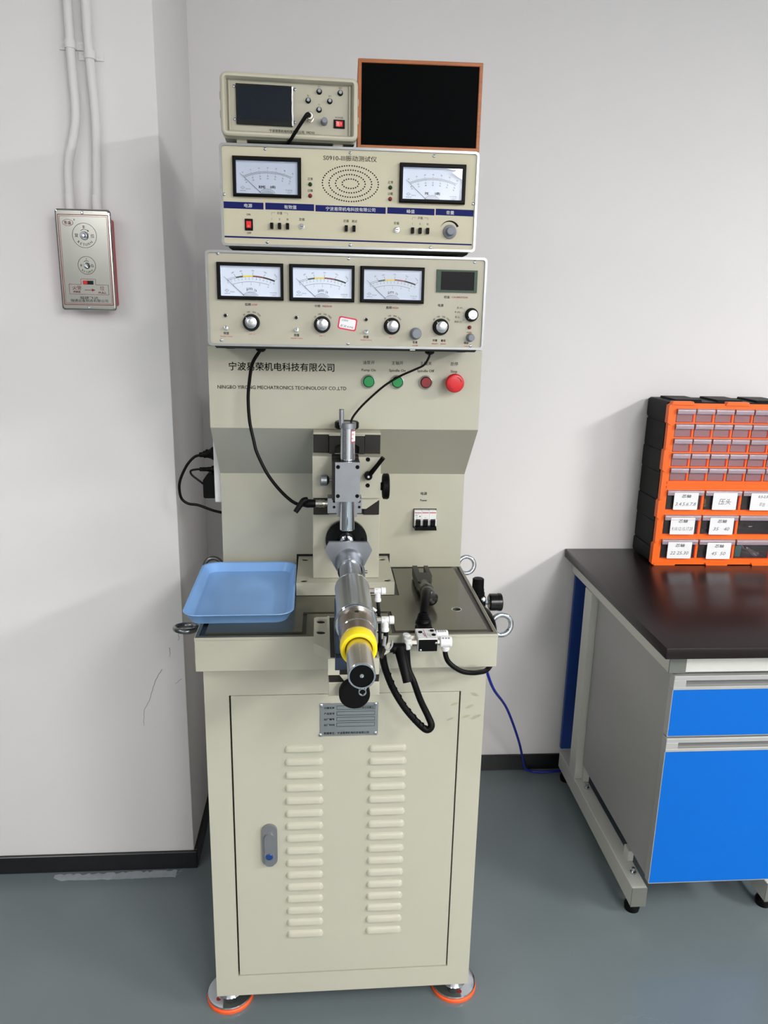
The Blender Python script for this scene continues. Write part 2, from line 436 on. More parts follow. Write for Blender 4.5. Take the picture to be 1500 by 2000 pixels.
# louvres pressed out of the door
def louvre():
    b = MB(); nx, nz = 22, 8; W, H, D = 0.0825, 0.0135, 0.0068; vs = []; fs = []
    for i in range(nx + 1):
        u = i / nx; x = (u - 0.5) * W; e = min(u, 1 - u) * W / 0.009; ef = math.sqrt(max(0, 1 - (1 - min(e, 1)) ** 2))
        for j in range(nz + 1):
            t = j / nz
            d = D * ef * math.sqrt(max(0.0, 1 - t ** 1.6))
            vs.append((x, 0.0004 - d, t * H * (0.35 + 0.65 * ef)))
    for i in range(nx):
        for j in range(nz):
            a = i * (nz + 1) + j; fs.append((a, a + nz + 1, a + nz + 2, a + 1))
    n0 = len(vs)
    for i in range(nx + 1): vs.append(((i / nx - 0.5) * W, 0.0006, 0.0014))
    for i in range(nx): fs.append((i * (nz + 1), n0 + i, n0 + i + 1, (i + 1) * (nz + 1)))
    b.add(vs, fs); return b
lv = louvre().build('louver', BEIGE, door, at=(-0.0892, 0.0008, 0.6902), ang=50)
for col, x in enumerate((-0.0892, 0.0873)):
    for i in range(16):
        if col == 0 and i == 0: continue
        c = lv.copy(); C.objects.link(c); c.parent = door
        c.location = lv.location + Vector((x + 0.0892, 0, -i * 0.03112 - col * 0.003 * (1 - i / 15)))
# door lock
hx, hz = -0.1637, 0.4645
lock = MB().prism(rr(hx - 0.0165, hx + 0.0165, hz - 0.051, hz + 0.051, 0.0162, 8), 'xz', -0.006, 0.001).build('door_handle', GREYH, door)
MB().prism(rr(hx - 0.0108, hx + 0.0108, hz - 0.049, hz + 0.031, 0.009, 6), 'xz', -0.0105, -0.004).build('pull_lever', GREYH, door)
MB().cyl((hx - 0.0005, -0.004, hz - 0.024), (hx - 0.0005, -0.0125, hz - 0.024), 0.0078, n=20, bev=0.001).build('lock_cylinder', BLUEL, door, label='blue round lock cylinder')
# type plate
plate = MB().box(-0.0557, 0.0655, -0.0012, 0.0008, 0.7232, 0.7985, 0.0004).build('name_plate', ALU, door, label='brushed metal name plate with black lettering')
tp = MB()
for i, s_ in enumerate(('仪器名称', '产品型号', '出厂编号', '出厂时间')):
    z = 0.7885 - i * 0.01305
    tp.text(s_, -0.0362, z, 0.0052, -0.0015, w=0.0215, bold=0.012)
    for a in ((-0.0205, z + 0.0042, 0.0585, z + 0.0042), (-0.0205, z - 0.0042, 0.0585, z - 0.0042), (-0.0205, z - 0.0042, -0.0205, z + 0.0042), (0.0585, z - 0.0042, 0.0585, z + 0.0042)):
        tp.line(*a, 0.0006, -0.0015)
tp.text('轴承振动测量仪', 0.0385, 0.7885, 0.0052, -0.0016, w=0.036, bold=0.012)
tp.text('制造单位：宁波易荣机电科技有限公司', -0.0002, 0.7302, 0.0056, -0.0015, w=0.094, bold=0.012)
tp.build('plate_lettering', INK, door)
rv = MB().lathe((0, 0, 0), (0, -1, 0), [(0, 0.004), (0.0012, 0.0036), (0.002, 0.0022), (0.0022, 0.0006)], 14)
rv.build('rivet', CHROME, door, at=(-0.0525, -0.0012, 0.7945))
rv0 = bpy.data.objects['rivet']
for x, z in ((0.0605, 0.7955), (-0.0545, 0.7262), (0.0605, 0.7282)):
    c = rv0.copy(); C.objects.link(c); c.location = rv0.location + Vector((x + 0.0525, 0, z - 0.7945))
# levelling feet
for fx, fy in ((-0.268, 0.065), (0.2677, 0.062), (-0.268, 0.535), (0.2677, 0.535)):
    ft = MB().lathe((fx, fy, 0.009), (0, 0, 1), [(0, 0.0525), (0.004, 0.0535), (0.0065, 0.0525), (0.0072, 0.049), (0.0085, 0.030), (0.0105, 0.0285), (0.035, 0.017), (0.056, 0.015)], 40).build('foot', CHROME, mach)
    MB().lathe((fx, fy, 0), (0, 0, 1), [(0, 0.0545), (0.006, 0.055), (0.009, 0.053)], 40).build('rubber_pad', ORANGER, ft, label='orange rubber pad')
    hxx, hyy = (fx - 0.024, fy - 0.026) if fx < 0 else (fx + 0.008, fy - 0.037)
    MB().cyl((hxx, hyy, 0.012), (hxx, hyy, 0.0172), 0.006, n=14).build('bolt_hole', REDD, ft)
# table box
tb = MB().box(-0.2977, 0.2998, -0.040, 0.61, ZB, 0.9615, 0.0012)
TX0, TX1 = -0.2977, 0.2998
tb.prism([(TX0, -0.04), (TX1, -0.04), (TX1, 0.61), (TX0, 0.61)], 'xy', 0.9600, 0.9655, [[(TX0 + 0.0016, -0.0384), (TX1 - 0.0016, -0.0384), (TX1 - 0.0016, 0.605), (TX0 + 0.0016, 0.605)]])
tb.build('table_box', BEIGE, mach)
MB().prism([(TX0 + 0.0015, -0.0385), (TX1 - 0.0015, -0.0385), (TX1 - 0.0015, 0.605), (TX0 + 0.0015, 0.605)], 'xy', 0.9600, ZT, [[(TX0 + 0.008, -0.0310), (TX1 - 0.0075, -0.0310), (TX1 - 0.0075, 0.379), (TX0 + 0.008, 0.379)]]).build('table_rim', TABTOP, mach)
MB().box(TX0 + 0.004, TX1 - 0.004, -0.035, 0.385, 0.9612, 0.9622).build('oil_groove', GROOVE, mach)
tp = [(-0.2795, -0.018), (-0.0905, -0.018), (-0.0905, 0.085), (0.0955, 0.085), (0.0955, -0.018), (0.2830, -0.018), (0.2780, 0.366), (0.1245, 0.366), (0.1225, 0.180), (-0.118, 0.180), (-0.118, 0.366), (-0.2765, 0.366)]
MB().prism(tp, 'xy', 0.9615, ZT, [circ(0.2385, 0.092, 0.0113, 24), circ(-0.2385, 0.092, 0.0113, 24)]).build('table_plate', TABTOP, mach)
MB().prism([(-0.0825, -0.030), (0.0880, -0.030), (0.0880, 0.0785), (-0.0825, 0.0785)], 'xy', 0.9615, 0.9645).build('recess_plate', TABTOP, mach)
MB().lathe((0.2385, 0.092, 0.9645), (0, 0, 1), [(0, 0.0096), (0.0016, 0.0113), (0.0019, 0.0113), (0.0019, 0.0092)], 24, False).build('hole_bushing', CHROME, mach)
# upright with the overhanging hood, one bent sheet profile
prof = [(0.3795, ZT), (0.3795, 1.2047), (0.2444, 1.3333), (0.2444, 1.5069), (0.62, 1.5069), (0.62, ZT)]
MB().prism(prof, 'yz', -0.2929, 0.2972).build('upright_hood', BEIGE, mach)
MB().box(-0.1135, 0.1175, 0.3775, 0.381, ZT, 1.0012).build('base_notch', DARKIN, mach)
# hood lettering and push buttons
ht = MB(); Y = 0.2441
ht.text('宁波易荣机电科技有限公司', -0.1370, 1.4657, 0.019, Y, w=0.2247, bold=0.014)
ht.text('NINGBO YIRONG MECHATRONICS TECHNOLOGY CO.,LTD', -0.1364, 1.4209, 0.0105, Y, w=0.2763, bold=0.010)
for x, a, b in ((0.0498, '油泵开', 'Pump On'), (0.1122, '主轴开', 'Spindle On'), (0.1744, '主轴关', 'Spindle Off'), (0.2368, '总停', 'Stop')):
    ht.text(a, x, 1.4778, 0.0088, Y, bold=0.004); ht.text(b, x, 1.4610, 0.0076, Y, w={'Pump On': 0.0305, 'Spindle On': 0.036, 'Spindle Off': 0.037, 'Stop': 0.0145}[b], bold=0.012)
ht.text('电源', 0.1985, 1.1556, 0.0085, 0.3792, bold=0.012); ht.text('Power', 0.1988, 1.1386, 0.0068, 0.3792, bold=0.025, w=0.017)
ht.build('panel_lettering', INK, mach)
for x, m, nm in ((0.0500, GREEN, 'green'), (0.1125, GREEN, 'green'), (0.1752, REDD, 'dark red')):
    rg = MB().lathe((x, Y + 0.0004, 1.4375), (0, -1, 0), [(0, 0.0150), (0.002, 0.0152), (0.005, 0.0149), (0.0070, 0.0137), (0.0076, 0.0126), (0.0060, 0.0120)], 36, False).build('push_button', SATIN, mach)
    MB().lathe((x, Y + 0.0002, 1.4375), (0, -1, 0), [(0, 0.0122), (0.0066, 0.0122), (0.0066, 0.0112)], 30).build('button_seal', BLACK, rg)
    MB().lathe((x, Y, 1.4375), (0, -1, 0), [(0, 0.0112), (0.0078, 0.0112), (0.0088, 0.0102)], 30).build('button_cap', m, rg, label=nm + ' button cap')
es = MB().lathe((0.2350, Y + 0.0004, 1.4385), (0, -1, 0), [(0, 0.0140), (0.010, 0.0130), (0.017, 0.0120), (0.019, 0.0195), (0.026, 0.0205), (0.031, 0.0200), (0.0340, 0.0178), (0.0352, 0.0140), (0.0354, 0.004)], 44).build('emergency_stop', RED, mach, label='red mushroom emergency stop button')
b = MB()
for a0 in (0.25, 3.4):
    b.arc(0.2350, 1.4385, 0.0135, a0, a0 + 1.1, 0.0012, Y - 0.0356, 12)
b.build('arrow_mark', REDD, es)
# circuit breaker
br = MB()
for i in range(3):
    x0 = 0.1752 + i * 0.0182
    br.box(x0, x0 + 0.0179, 0.3655, 0.381, 1.0745, 1.1155, 0.0006)
    for d in (0.0, 0.0147): br.box(x0 + d, x0 + d + 0.0032, 0.3600, 0.368, 1.0790, 1.0955, 0.0006)
brk = br.build('circuit_breaker', WHITEP, mach, label='white three pole circuit breaker with black handle')
MB().box(0.1738, 0.2312, 0.3775, 0.3798, 1.0690, 1.1172).build('breaker_cutout', DARKIN, brk)
b = MB()
for i in range(3):
    x0 = 0.1752 + i * 0.0182
    b.box(x0 + 0.0034, x0 + 0.0145, 0.3540, 0.368, 1.0795, 1.0940, 0.0008)
b.prism([(0.1755, 1.0700), (0.2290, 1.0700), (0.2275, 1.0790), (0.1765, 1.0790)], 'xz', 0.3480, 0.3700)
b.build('breaker_handle', BLACK, brk)
b = MB()
for i in range(3): b.line(0.1762 + i * 0.0182, 1.1105, 0.1922 + i * 0.0182, 1.1105, 0.0021, 0.3653)
b.build('red_stripe', REDBOX, brk)
b = MB()
b.text('DELIXI', 0.1842, 1.1105, 0.0026, 0.3651, w=0.013, bold=0.03)
b.build('stripe_lettering', INKW, brk)
b = MB(); b.text('DZ47s', 0.1832, 1.1070, 0.0022, 0.3653, w=0.009); b.text('C32', 0.1800, 1.1032, 0.0034, 0.3653, bold=0.03); b.disc(0.1888, 1.1010, 0.0016, 0.3653)
b.text('400V~', 0.1808, 1.0988, 0.0022, 0.3653); b.text('6000', 0.1812, 1.0960, 0.0022, 0.3653); b.text('OFF', 0.2022, 1.0975, 0.0026, 0.3653)
b.build('rating_print', INKG, brk)

# scuffs on the enamel
SCUFF = clear('scuff_grey', (246, 244, 238), 0.0, 0.97, 0.0, 0.5)
def scuff(cx, cz, l, w, ang, y):
    b = MB(); ca, sa = math.cos(ang), math.sin(ang); n = 14
    o = []
    for i in range(n):
        t = 2 * PI * i / n; r = 1 + random.uniform(-0.25, 0.25); o.append((cx + (l * math.cos(t) * ca - w * math.sin(t) * sa) * r, y, cz + (l * math.cos(t) * sa + w * math.sin(t) * ca) * r))
    b.add(o, [tuple(range(n))]).build('scuff_mark', SCUFF, mach)
for q in ((0.258, 0.785, 0.010, 0.003, 0.5, -0.0004), (0.272, 0.760, 0.012, 0.004, 0.4, -0.0004), (0.252, 0.762, 0.008, 0.003, 0.3, -0.0004), (0.268, 0.812, 0.009, 0.003, -0.4, -0.0004), (0.2180, 0.756, 0.009, 0.0025, 0.5, 0.0004), (0.2250, 0.790, 0.008, 0.003, 0.3, 0.0004), (0.222, 0.8965, 0.014, 0.0016, 0.1, -0.0404), (0.250, 0.8975, 0.010, 0.0018, 0, -0.0404)): scuff(*q)

# spindle head: base plate, column, slideways
BX0, BX1 = -0.1085, 0.1120
bp = MB().prism([(BX0, 0.184), (BX1, 0.184), (BX1, 0.395), (BX0, 0.395)], 'xy', ZT, 0.996, [circ(x, y, 0.0083, 18) for x in (-0.0915, 0.0962) for y in (0.198, 0.350)])
base = bp.build('spindle_base', BEIGE, mach)
for x in (-0.0915, 0.0962):
    for y in (0.198, 0.350): MB().cyl((x, y, 0.9715), (x, y, 0.9936), 0.0082, n=16).build('hole_shade', DARKIN, base)  # black plug just below the rim paints the shade inside each hole
col = MB().box(-0.0715, 0.0775, 0.2124, 0.40, 0.9962, 1.147, 0.0015).build('spindle_column', BEIGE, mach)
# rails
rl = MB().box(-0.0700, -0.0365, 0.2075, 0.26, 1.1472, 1.3262, 0.0005).box(0.0415, 0.0755, 0.2075, 0.26, 1.1472, 1.3262, 0.0005)
rl.box(-0.0365, 0.0415, 0.214, 0.26, 1.1472, 1.3262)
rail = rl.build('slideway', WAYS, mach, label='dark ground vertical slideway')
MB().box(-0.0715, 0.0775, 0.2600, 0.36, 1.1472, 1.3255, 0.001).build('rail_body', BEIGE, rail)
MB().box(-0.0700, 0.0760, 0.2035, 0.345, 1.3262, 1.3310, 0.0012).build('rail_cap', BEIGE, rail)
arch = [(-0.0355, 1.2860), (-0.0235, 1.2860), (-0.0235, 1.300)] + [(0.0028 + 0.0263 * math.cos(t), 1.3005 + 0.0075 * math.sin(t)) for t in [PI * (1 - i / 10) for i in range(11)]] + [(0.0291, 1.2860), (0.0405, 1.2860), (0.0405, 1.3255), (-0.0355, 1.3255)]
MB().prism(arch, 'xz', 0.196, 0.214).build('slide_block', WAYS, rail)
MB().box(-0.0362, 0.0412, 0.1945, 0.2138, 1.3255, 1.3274).build('slide_block_edge', BEIGE, rail)
MB().box(-0.022, 0.028, 0.2135, 0.2142, 1.2860, 1.3075).build('slide_block_recess', DARKIN, rail)
# carriage
ch = [circ(0.0462, 1.2795, 0.0049), circ(0.0465, 1.2230, 0.0049)]
car = MB().prism([(-0.0712, 1.1955), (0.0742, 1.1955), (0.0745, 1.2845), (-0.0712, 1.2865)], 'xz', 0.165, 0.2065, ch)
car.prism([(-0.0345, 1.1955), (0.0740, 1.1955), (0.0738, 1.1905), (0.0442, 1.1695), (-0.0345, 1.1695)], 'xz', 0.172, 0.2065)
carr = car.build('slide_carriage', BEIGE, mach)
for h in ((0.0462, 1.2795), (0.0465, 1.2230)): MB().cyl((h[0], 0.1685, h[1]), (h[0], 0.172, h[1]), 0.0047, n=16).build('socket_screw', BLACK, carr)
# clamping lever on the carriage
lev = MB().lathe((0.0470, 0.166, 1.2463), (0, -1, 0), [(0, 0.0085), (0.018, 0.0085), (0.021, 0.0070)], 22)
lev.tube([(0.0470, 0.152, 1.2463), (0.0545, 0.147, 1.2570), (0.0660, 0.141, 1.2735), (0.0765, 0.136, 1.2890)], [0.0060, 0.0052, 0.0046, 0.0050], 12)
levo = lev.build('clamp_lever', BLACK, carr)
MB().cyl((0.0470, 0.1452, 1.2463), (0.0470, 0.1440, 1.2463), 0.0026, n=10).build('lever_screw', CHROME, carr)
# handwheel on the right and the knurled adjusting knob on top
hw = MB().lathe((0.0800, 0.185, 1.2170), (1, 0, 0), [(0, 0.0245), (0.002, 0.0280), (0.011, 0.0285), (0.014, 0.0262)], 40)
hw.cyl((0.0742, 0.185, 1.2170), (0.0805, 0.185, 1.2170), 0.0090, n=18)
hw.build('side_handwheel', BLACK, mach)
tk = MB().lathe((0.0022, 0.208, 1.3395), (0, 0, 1), [(0, 0.0235), (0.0025, 0.0262), (0.013, 0.0262), (0.0155, 0.0240)], 36)
tk.cyl((0.0022, 0.208, 1.328), (0.0022, 0.208, 1.341), 0.008, n=14)
tk.build('height_knob', BLACK, mach)
# sensor holder: steel plate, dark block behind it, chrome tube through it
sp = MB().prism([(-0.0245, 1.2055), (0.0260, 1.2055), (0.0260, 1.2875), (-0.0245, 1.2875)], 'xz', 0.0890, 0.0965, [circ(x, z, 0.0042, 14) for x in (-0.0188, 0.0206) for z in (1.2175, 1.2780)])
hold = sp.build('sensor_holder', STEEL, mach, label='ground steel clamping plate with four screws')
b = MB().box(-0.0305, 0.0255, 0.1400, 0.1655, 1.2075, 1.2915, 0.0008)
b.box(-0.0305, -0.0150, 0.0966, 0.1400, 1.2070, 1.2865); b.box(0.0160, 0.0255, 0.0966, 0.1400, 1.2070, 1.2865)
b.build('holder_block', WAYS, hold)
for x in (-0.0188, 0.0206):
    for z in (1.2175, 1.2780): MB().cyl((x, 0.0915, z), (x, 0.0985, z), 0.0040, n=14).build('holder_screw', BLACK, hold)
b = MB().cyl((0.0015, 0.1155, 1.3560), (0.0015, 0.1155, 1.1385), 0.0153, n=36, bev=0.0015)
tube = b.build('sensor_tube', CHROME, mach, label='chrome sensor tube with engraved scale')
b = MB().lathe((0.0015, 0.1155, 1.3535), (0, 0, 1), [(0, 0.0153), (0.0005, 0.0167), (0.011, 0.0167), (0.0118, 0.0155)], 36)
b.cyl((-0.0118, 0.110, 1.3600), (-0.0118, 0.110, 1.3925), 0.0050, n=18, bev=0.0006)
b.build('tube_cap', STEEL, tube)
b = MB()
for i in range(26):
    z = 1.2930 + i * 0.0023; w = 0.10 if i % 5 else 0.22
    for k in range(2):
        a0 = -PI / 2 - 0.12 - w * k; a1 = a0 - w
        b.add([(0.0015 + 0.0154 * math.cos(a), 0.1155 + 0.0154 * math.sin(a), zz) for a in (a0, a1) for zz in (z, z + 0.0004)], [(0, 1, 3, 2)])
b.build('scale_marks', INK, tube)
def wrap(mat_, a0, a1, z0, z1, r, nm, par):
    v = []; n = 8
    for i in range(n + 1):
        a = a0 + (a1 - a0) * i / n
        v += [(0.0015 + r * math.cos(a), 0.1155 + r * math.sin(a), z0), (0.0015 + r * math.cos(a), 0.1155 + r * math.sin(a), z1)]
    return MB().add(v, [(2 * i, 2 * i + 2, 2 * i + 3, 2 * i + 1) for i in range(n)]).build(nm, mat_, par)
wrap(STICKR, -1.16, -0.28, 1.3265, 1.3500, 0.01545, 'tube_sticker', tube)
wrap(CARD, -1.09, -0.34, 1.3280, 1.3485, 0.01555, 'sticker_face', tube)
b = MB().text('已校', 0.0095, 1.3428, 0.0048, 0.1016); b.text('06', 0.0095, 1.3345, 0.0055, 0.1016)
b.build('handwriting', INKR, tube)
# pick-up block with connector
pb = MB().prism([(-0.0393, 1.1710), (0.0325, 1.1710), (0.0325, 1.2030), (-0.0393, 1.2030)], 'xz', 0.1290, 0.1655, [circ(x, z, 0.0030, 12) for x in (-0.0258, 0.0272) for z in (1.1965, 1.1842)])
pb.box(-0.020, 0.023, 0.1305, 0.165, 1.1625, 1.171)
pick = pb.build('pickup_block', STEEL, mach)
for x in (-0.0258, 0.0272):
    for z in (1.1965, 1.1842): MB().cyl((x, 0.1312, z), (x, 0.1335, z), 0.0029, n=12).build('pickup_screw', BLACK, pick)
b = MB().lathe((-0.0393, 0.136, 1.1905), (-1, 0, 0), [(0, 0.0062), (0.006, 0.0062), (0.0062, 0.0078), (0.010, 0.0082), (0.0105, 0.0076), (0.0135, 0.0076), (0.014, 0.0082), (0.018, 0.0082), (0.0185, 0.0075), (0.0255, 0.0075)], 24)
b.build('connector_barrel', NICKEL, pick)
kn = MB().lathe((-0.0360, 0.140, 1.2400), (-1, 0, 0), [(0, 0.0060), (0.002, 0.0085), (0.005, 0.0118), (0.0170, 0.0120), (0.0188, 0.0105)], 28)
kn.cyl((-0.0300, 0.140, 1.2400), (-0.0362, 0.140, 1.2400), 0.0032, n=12)
kn.build('clamp_knob', STEEL, mach)
# spindle nose
XS, ZS = 0.0033, 1.0895
fl = MB().lathe((XS, 0.2124, ZS), (0, -1, 0), [(0, 0.0465), (0.0105, 0.0465), (0.012, 0.0452), (0.0122, 0.020), (0.010, 0.018)], 56).build('spindle_flange', BLACKG, mach)
for i in range(6):
    a = PI / 2 + 0.62 + i * PI / 3
    MB().lathe((XS + 0.036 * math.cos(a), 0.2004, ZS + 0.036 * math.sin(a)), (0, -1, 0), [(0, 0.0042), (0.0006, 0.0042), (0.0007, 0.0022)], 12).build('flange_screw', BLACK, fl)
b = MB().lathe((XS, 0.204, ZS), (0, -1, 0), [(0, 0.0150), (0.016, 0.0150), (0.017, 0.0135), (0.0175, 0.0110), (0.090, 0.0100), (0.105, 0.0080)], 32)
arb = b.build('mandrel', CHROME, fl)
b = MB().box(XS - 0.0016, XS + 0.0016, 0.114, 0.188, ZS, ZS + 0.0152); b.build('mandrel_slot', DARKIN, fl)

# ---- loading cylinder on its slide
XA, ZA = 0.0045, 1.085
bk = [(-0.067, 0.012), (-0.067, -0.113), (-0.0405, -0.145), (0.0495, -0.145), (0.076, -0.113), (0.076, 0.012)]
def rc(p):  # bracket outline with softened back corners
    return p[:0] + [(-0.067, 0.007), (-0.067, -0.113), (-0.0405, -0.145), (0.0495, -0.145), (0.076, -0.113), (0.076, 0.007), (0.071, 0.012), (-0.062, 0.012)]
brc = MB().prism(rc(bk), 'xy', ZT - 0.0016, 0.985, [circ(-0.0530, y, 0.0089, 20) for y in (-0.0125, -0.065)] + [circ(0.0620, y, 0.0089, 20) for y in (-0.0125, -0.065)])
brk2 = brc.build('slide_bracket', BEIGE, mach)
for x in (-0.0530, 0.0620):
    for y in (-0.0125, -0.065): MB().cyl((x, y, 0.9655), (x, y, 0.9825), 0.0088, n=16).build('bracket_hole_shade', DARKIN, brk2)  # shallow black fill, painted shade of the bolt hole
sl = MB().box(-0.0400, 0.0505, -0.200, -0.046, 0.9220, 0.9480, 0.0008)
sl.prism([(-0.021, 0.9625), (0.0315, 0.9625), (0.021, 0.9478), (-0.010, 0.9478)], 'xz', -0.199, -0.046)
sl.prism([(-0.0408, 0.9625), (-0.0205, 0.9625), (-0.0205, 0.9714), (-0.0285, 0.9714), (-0.0285, 0.9935), (-0.0408, 0.9935)], 'xz', -0.200, -0.1955)
sl.prism([(0.0492, 0.9625), (0.0290, 0.9625), (0.0290, 0.9714), (0.0370, 0.9714), (0.0370, 0.9935), (0.0492, 0.9935)], 'xz', -0.200, -0.1955)
sl.box(-0.0408, -0.0366, -0.1954, -0.004, 0.9625, 0.9935); sl.box(0.0450, 0.0492, -0.1954, -0.004, 0.9625, 0.9935)
slo = sl.build('cylinder_slide', BEIGE, mach)
b = MB().prism([(-0.0400, 0.9620), (-0.0215, 0.9620), (-0.0105, 0.9482), (-0.0385, 0.9482)], 'xz', -0.1985, -0.046)
b.prism([(0.0500, 0.9620), (0.0320, 0.9620), (0.0215, 0.9482), (0.0490, 0.9482)], 'xz', -0.1985, -0.046)
b.box(-0.0366, 0.0450, -0.1952, -0.008, 0.9640, 0.9920); b.box(-0.0205, 0.0290, -0.1990, -0.1950, 0.9626, 0.9716)
b.build('slide_ways', WAYS, slo)
bb = MB().box(-0.0285, 0.0370, -0.2006, -0.030, 0.9716, 0.9950, 0.0008)
bb.box(-0.0285, 0.0370, -0.185, -0.100, 0.9950, 1.068, 0.0008)
bb.build('mounting_block', mat('blued_steel', (62, 72, 88), 0.35, 0.7, noise=0.06, nscale=30), slo)
fk = MB().lathe((0.0050, -0.214, 0.9400), (0, -1, 0), [(0, 0.0215), (0.002, 0.0258), (0.004, 0.0270), (0.016, 0.0270), (0.0185, 0.0250)], 44)
fk.cyl((0.0050, -0.199, 0.9400), (0.0050, -0.215, 0.9400), 0.008, n=16)
fk.build('slide_handwheel', BLACKM, slo)
# cylinder barrel with flutes
def barrel():
    n = 64; prof = []
    for i in range(n):
        a = 2 * PI * i / n; r = 0.0318
        for c0 in (PI / 2 - 0.42, PI / 2 + 0.02, PI / 2 + 0.46, -0.15, PI + 0.15):
            d = (a - c0 + PI) % (2 * PI) - PI
            if abs(d) < 0.16: r -= 0.0018 * (1 - abs(d) / 0.16)
        prof.append((XA + r * math.cos(a), ZA + r * math.sin(a)))
    return MB().prism(prof, 'xz', -0.2555, -0.0985)
cyl = barrel().build('air_cylinder', ALU, mach, ang=60, label='fluted aluminium air cylinder barrel')
def ring(nm, m, y0, y1, r0, r1=None, ri=None, lab=None, bev=0.001, n=48, par=None):
    r1 = r0 if r1 is None else r1; L = y0 - y1
    if ri is None: pr = [(0, r0 - bev), (bev, r0), (L - bev, r1), (L, r1 - bev)]; o = MB().lathe((XA, y0, ZA), (0, -1, 0), pr, n)
    else: pr = [(0, ri), (0, r0 - bev), (bev, r0), (L - bev, r1), (L, r1 - bev), (L, ri), (0, ri)]; o = MB().lathe((XA, y0, ZA), (0, -1, 0), pr, n, False)
    return o.build(nm, m, par or cyl, label=lab)
ring('rear_cap', ALU, -0.0965, -0.1000, 0.0322)
ring('front_flange', CHROME, -0.2553, -0.2605, 0.0352); ring('front_flange_rear', STEEL, -0.2600, -0.2630, 0.0325); ring('front_flange_lip', CHROME, -0.2628, -0.2665, 0.0346)
ring('front_neck', BRONZE, -0.2660, -0.3060, 0.0300, 0.0290); ring('neck_lip', CHROME, -0.3058, -0.3100, 0.0293); ring('neck_sleeve', BRONZE, -0.3095, -0.3360, 0.0285, 0.0275)
b = MB().cyl((XA, -0.281, ZA + 0.0275), (XA, -0.281, ZA + 0.0302), 0.0035, n=14); b.cyl((XA - 0.0262, -0.281, ZA - 0.012), (XA - 0.0285, -0.281, ZA - 0.012), 0.003, n=12); b.build('neck_screw_hole', BLACK, cyl)
# yellow split ring, open below
v = []; na, nb = 40, 12
for i in range(na + 1):
    a = -0.64 + (PI + 0.92 + 0.64) * i / na
    for k in range(nb):
        t = 2 * PI * k / nb; rr_ = 0.0242 + 0.0046 * math.copysign(abs(math.cos(t)) ** 0.7, math.cos(t)); yy = -0.3495 + 0.0150 * math.copysign(abs(math.sin(t)) ** 0.6, math.sin(t))
        v.append((XA + rr_ * math.cos(a), yy, ZA + rr_ * math.sin(a)))
f = [(i * nb + k, (i + 1) * nb + k, (i + 1) * nb + (k + 1) % nb, i * nb + (k + 1) % nb) for i in range(na) for k in range(nb)]
f += [tuple(range(nb)), tuple(na * nb + k for k in range(nb - 1, -1, -1))]
MB().add(v, f).build('yellow_ring', YELLOW, cyl, label='yellow rubber stop ring open at the bottom')
ring('front_tube', NICKEL, -0.334, -0.4475, 0.0198, ri=0.0176)
ring('tube_rim', CHROME, -0.4470, -0.4492, 0.0199, ri=0.0172, bev=0.0005)
pl = ring('tube_plug', BLACK, -0.40, -0.4478, 0.0174)
MB().lathe((XA, -0.4470, ZA), (0, -1, 0), [(0, 0.0034), (0.0016, 0.0030), (0.0017, 0.0016), (0.001, 0.0012)], 16).build('plug_screw', CHROME, cyl)
b = MB().lathe((XA + 0.0015, -0.4440, ZA - 0.0262), (0, -1, 0), [(0, 0.0045), (0, 0.0056), (0.003, 0.0056), (0.003, 0.0045), (0, 0.0045)], 24, False)
b.tube([(XA - 0.004, -0.4440, ZA - 0.0192), (XA - 0.0025, -0.4450, ZA - 0.0222)], 0.0012, 8); b.tube([(XA + 0.007, -0.4440, ZA - 0.0192), (XA + 0.0055, -0.4450, ZA - 0.0222)], 0.0012, 8)
b.build('ring_clip', CHROME, cyl)
# piston rod and push plate
b = MB().lathe((XA, 0.134, ZA), (0, -1, 0), [(0.072, 0.0300), (0.076, 0.0262), (0.082, 0.0244), (0.1300, 0.0238), (0.1305, 0.0215), (0.236, 0.0210)], 44)
rod = b.build('piston_rod', STEEL, cyl)
ring('rod_ring', CHROME, 0.0060, 0.0020, 0.0250, par=cyl)
pp = [(-0.0362, 1.1285), (0.0427, 1.1268), (0.0516, 1.1096), (0.0255, 1.0560), (-0.0150, 1.0560), (-0.0456, 1.1120)]
MB().prism(pp, 'xz', 0.0610, 0.0690).build('push_plate', STEEL, cyl)
b = MB().box(0.0275, 0.0310, -0.052, -0.030, 1.0860, 1.1050, 0.0004); b.cyl((0.031, -0.038, 1.0980), (0.036, -0.038, 1.0980), 0.0030, n=12)
b.build('rod_stop', STEEL, cyl)
# push-in air fittings on the barrel
def fitting(x, y, z, nm):
    o = MB().cyl((x - 0.004, y, z), (x + 0.008, y, z), 0.0056, n=6).build(nm, NICKEL, mach)
    b = MB().lathe((x + 0.008, y, z), (1, 0, 0), [(0, 0.0052), (0.001, 0.0062), (0.013, 0.0062), (0.0135, 0.0050)], 20)
    b.cyl((x + 0.0150, y, z + 0.0050), (x + 0.0150, y - 0.0020, z - 0.0150), 0.0056, n=18); b.lathe((x + 0.0150, y - 0.002, z - 0.0140), (0, -0.15, -1), [(0, 0.0066), (0.005, 0.0066), (0.006, 0.0056)], 20)
    b.build('fitting_body', WHITEP, o)
    MB().lathe((x + 0.0215, y, z), (1, 0, 0), [(0, 0.0050), (0.0005, 0.0072), (0.0075, 0.0072), (0.0083, 0.0062)], 16).build('release_collar', WHITEP, o)
    return o
fitting(0.0368, -0.100, 1.0815, 'air_fitting'); fitting(0.0405, -0.230, 1.0780, 'air_fitting')
b = MB().tube([(0.0518, -0.102, 1.066), (0.0535, -0.115, 1.045), (0.0530, -0.150, 1.028), (0.0505, -0.190, 1.020), (0.0540, -0.165, 0.990), (0.0600, -0.125, 0.9600)], 0.0032, 8)
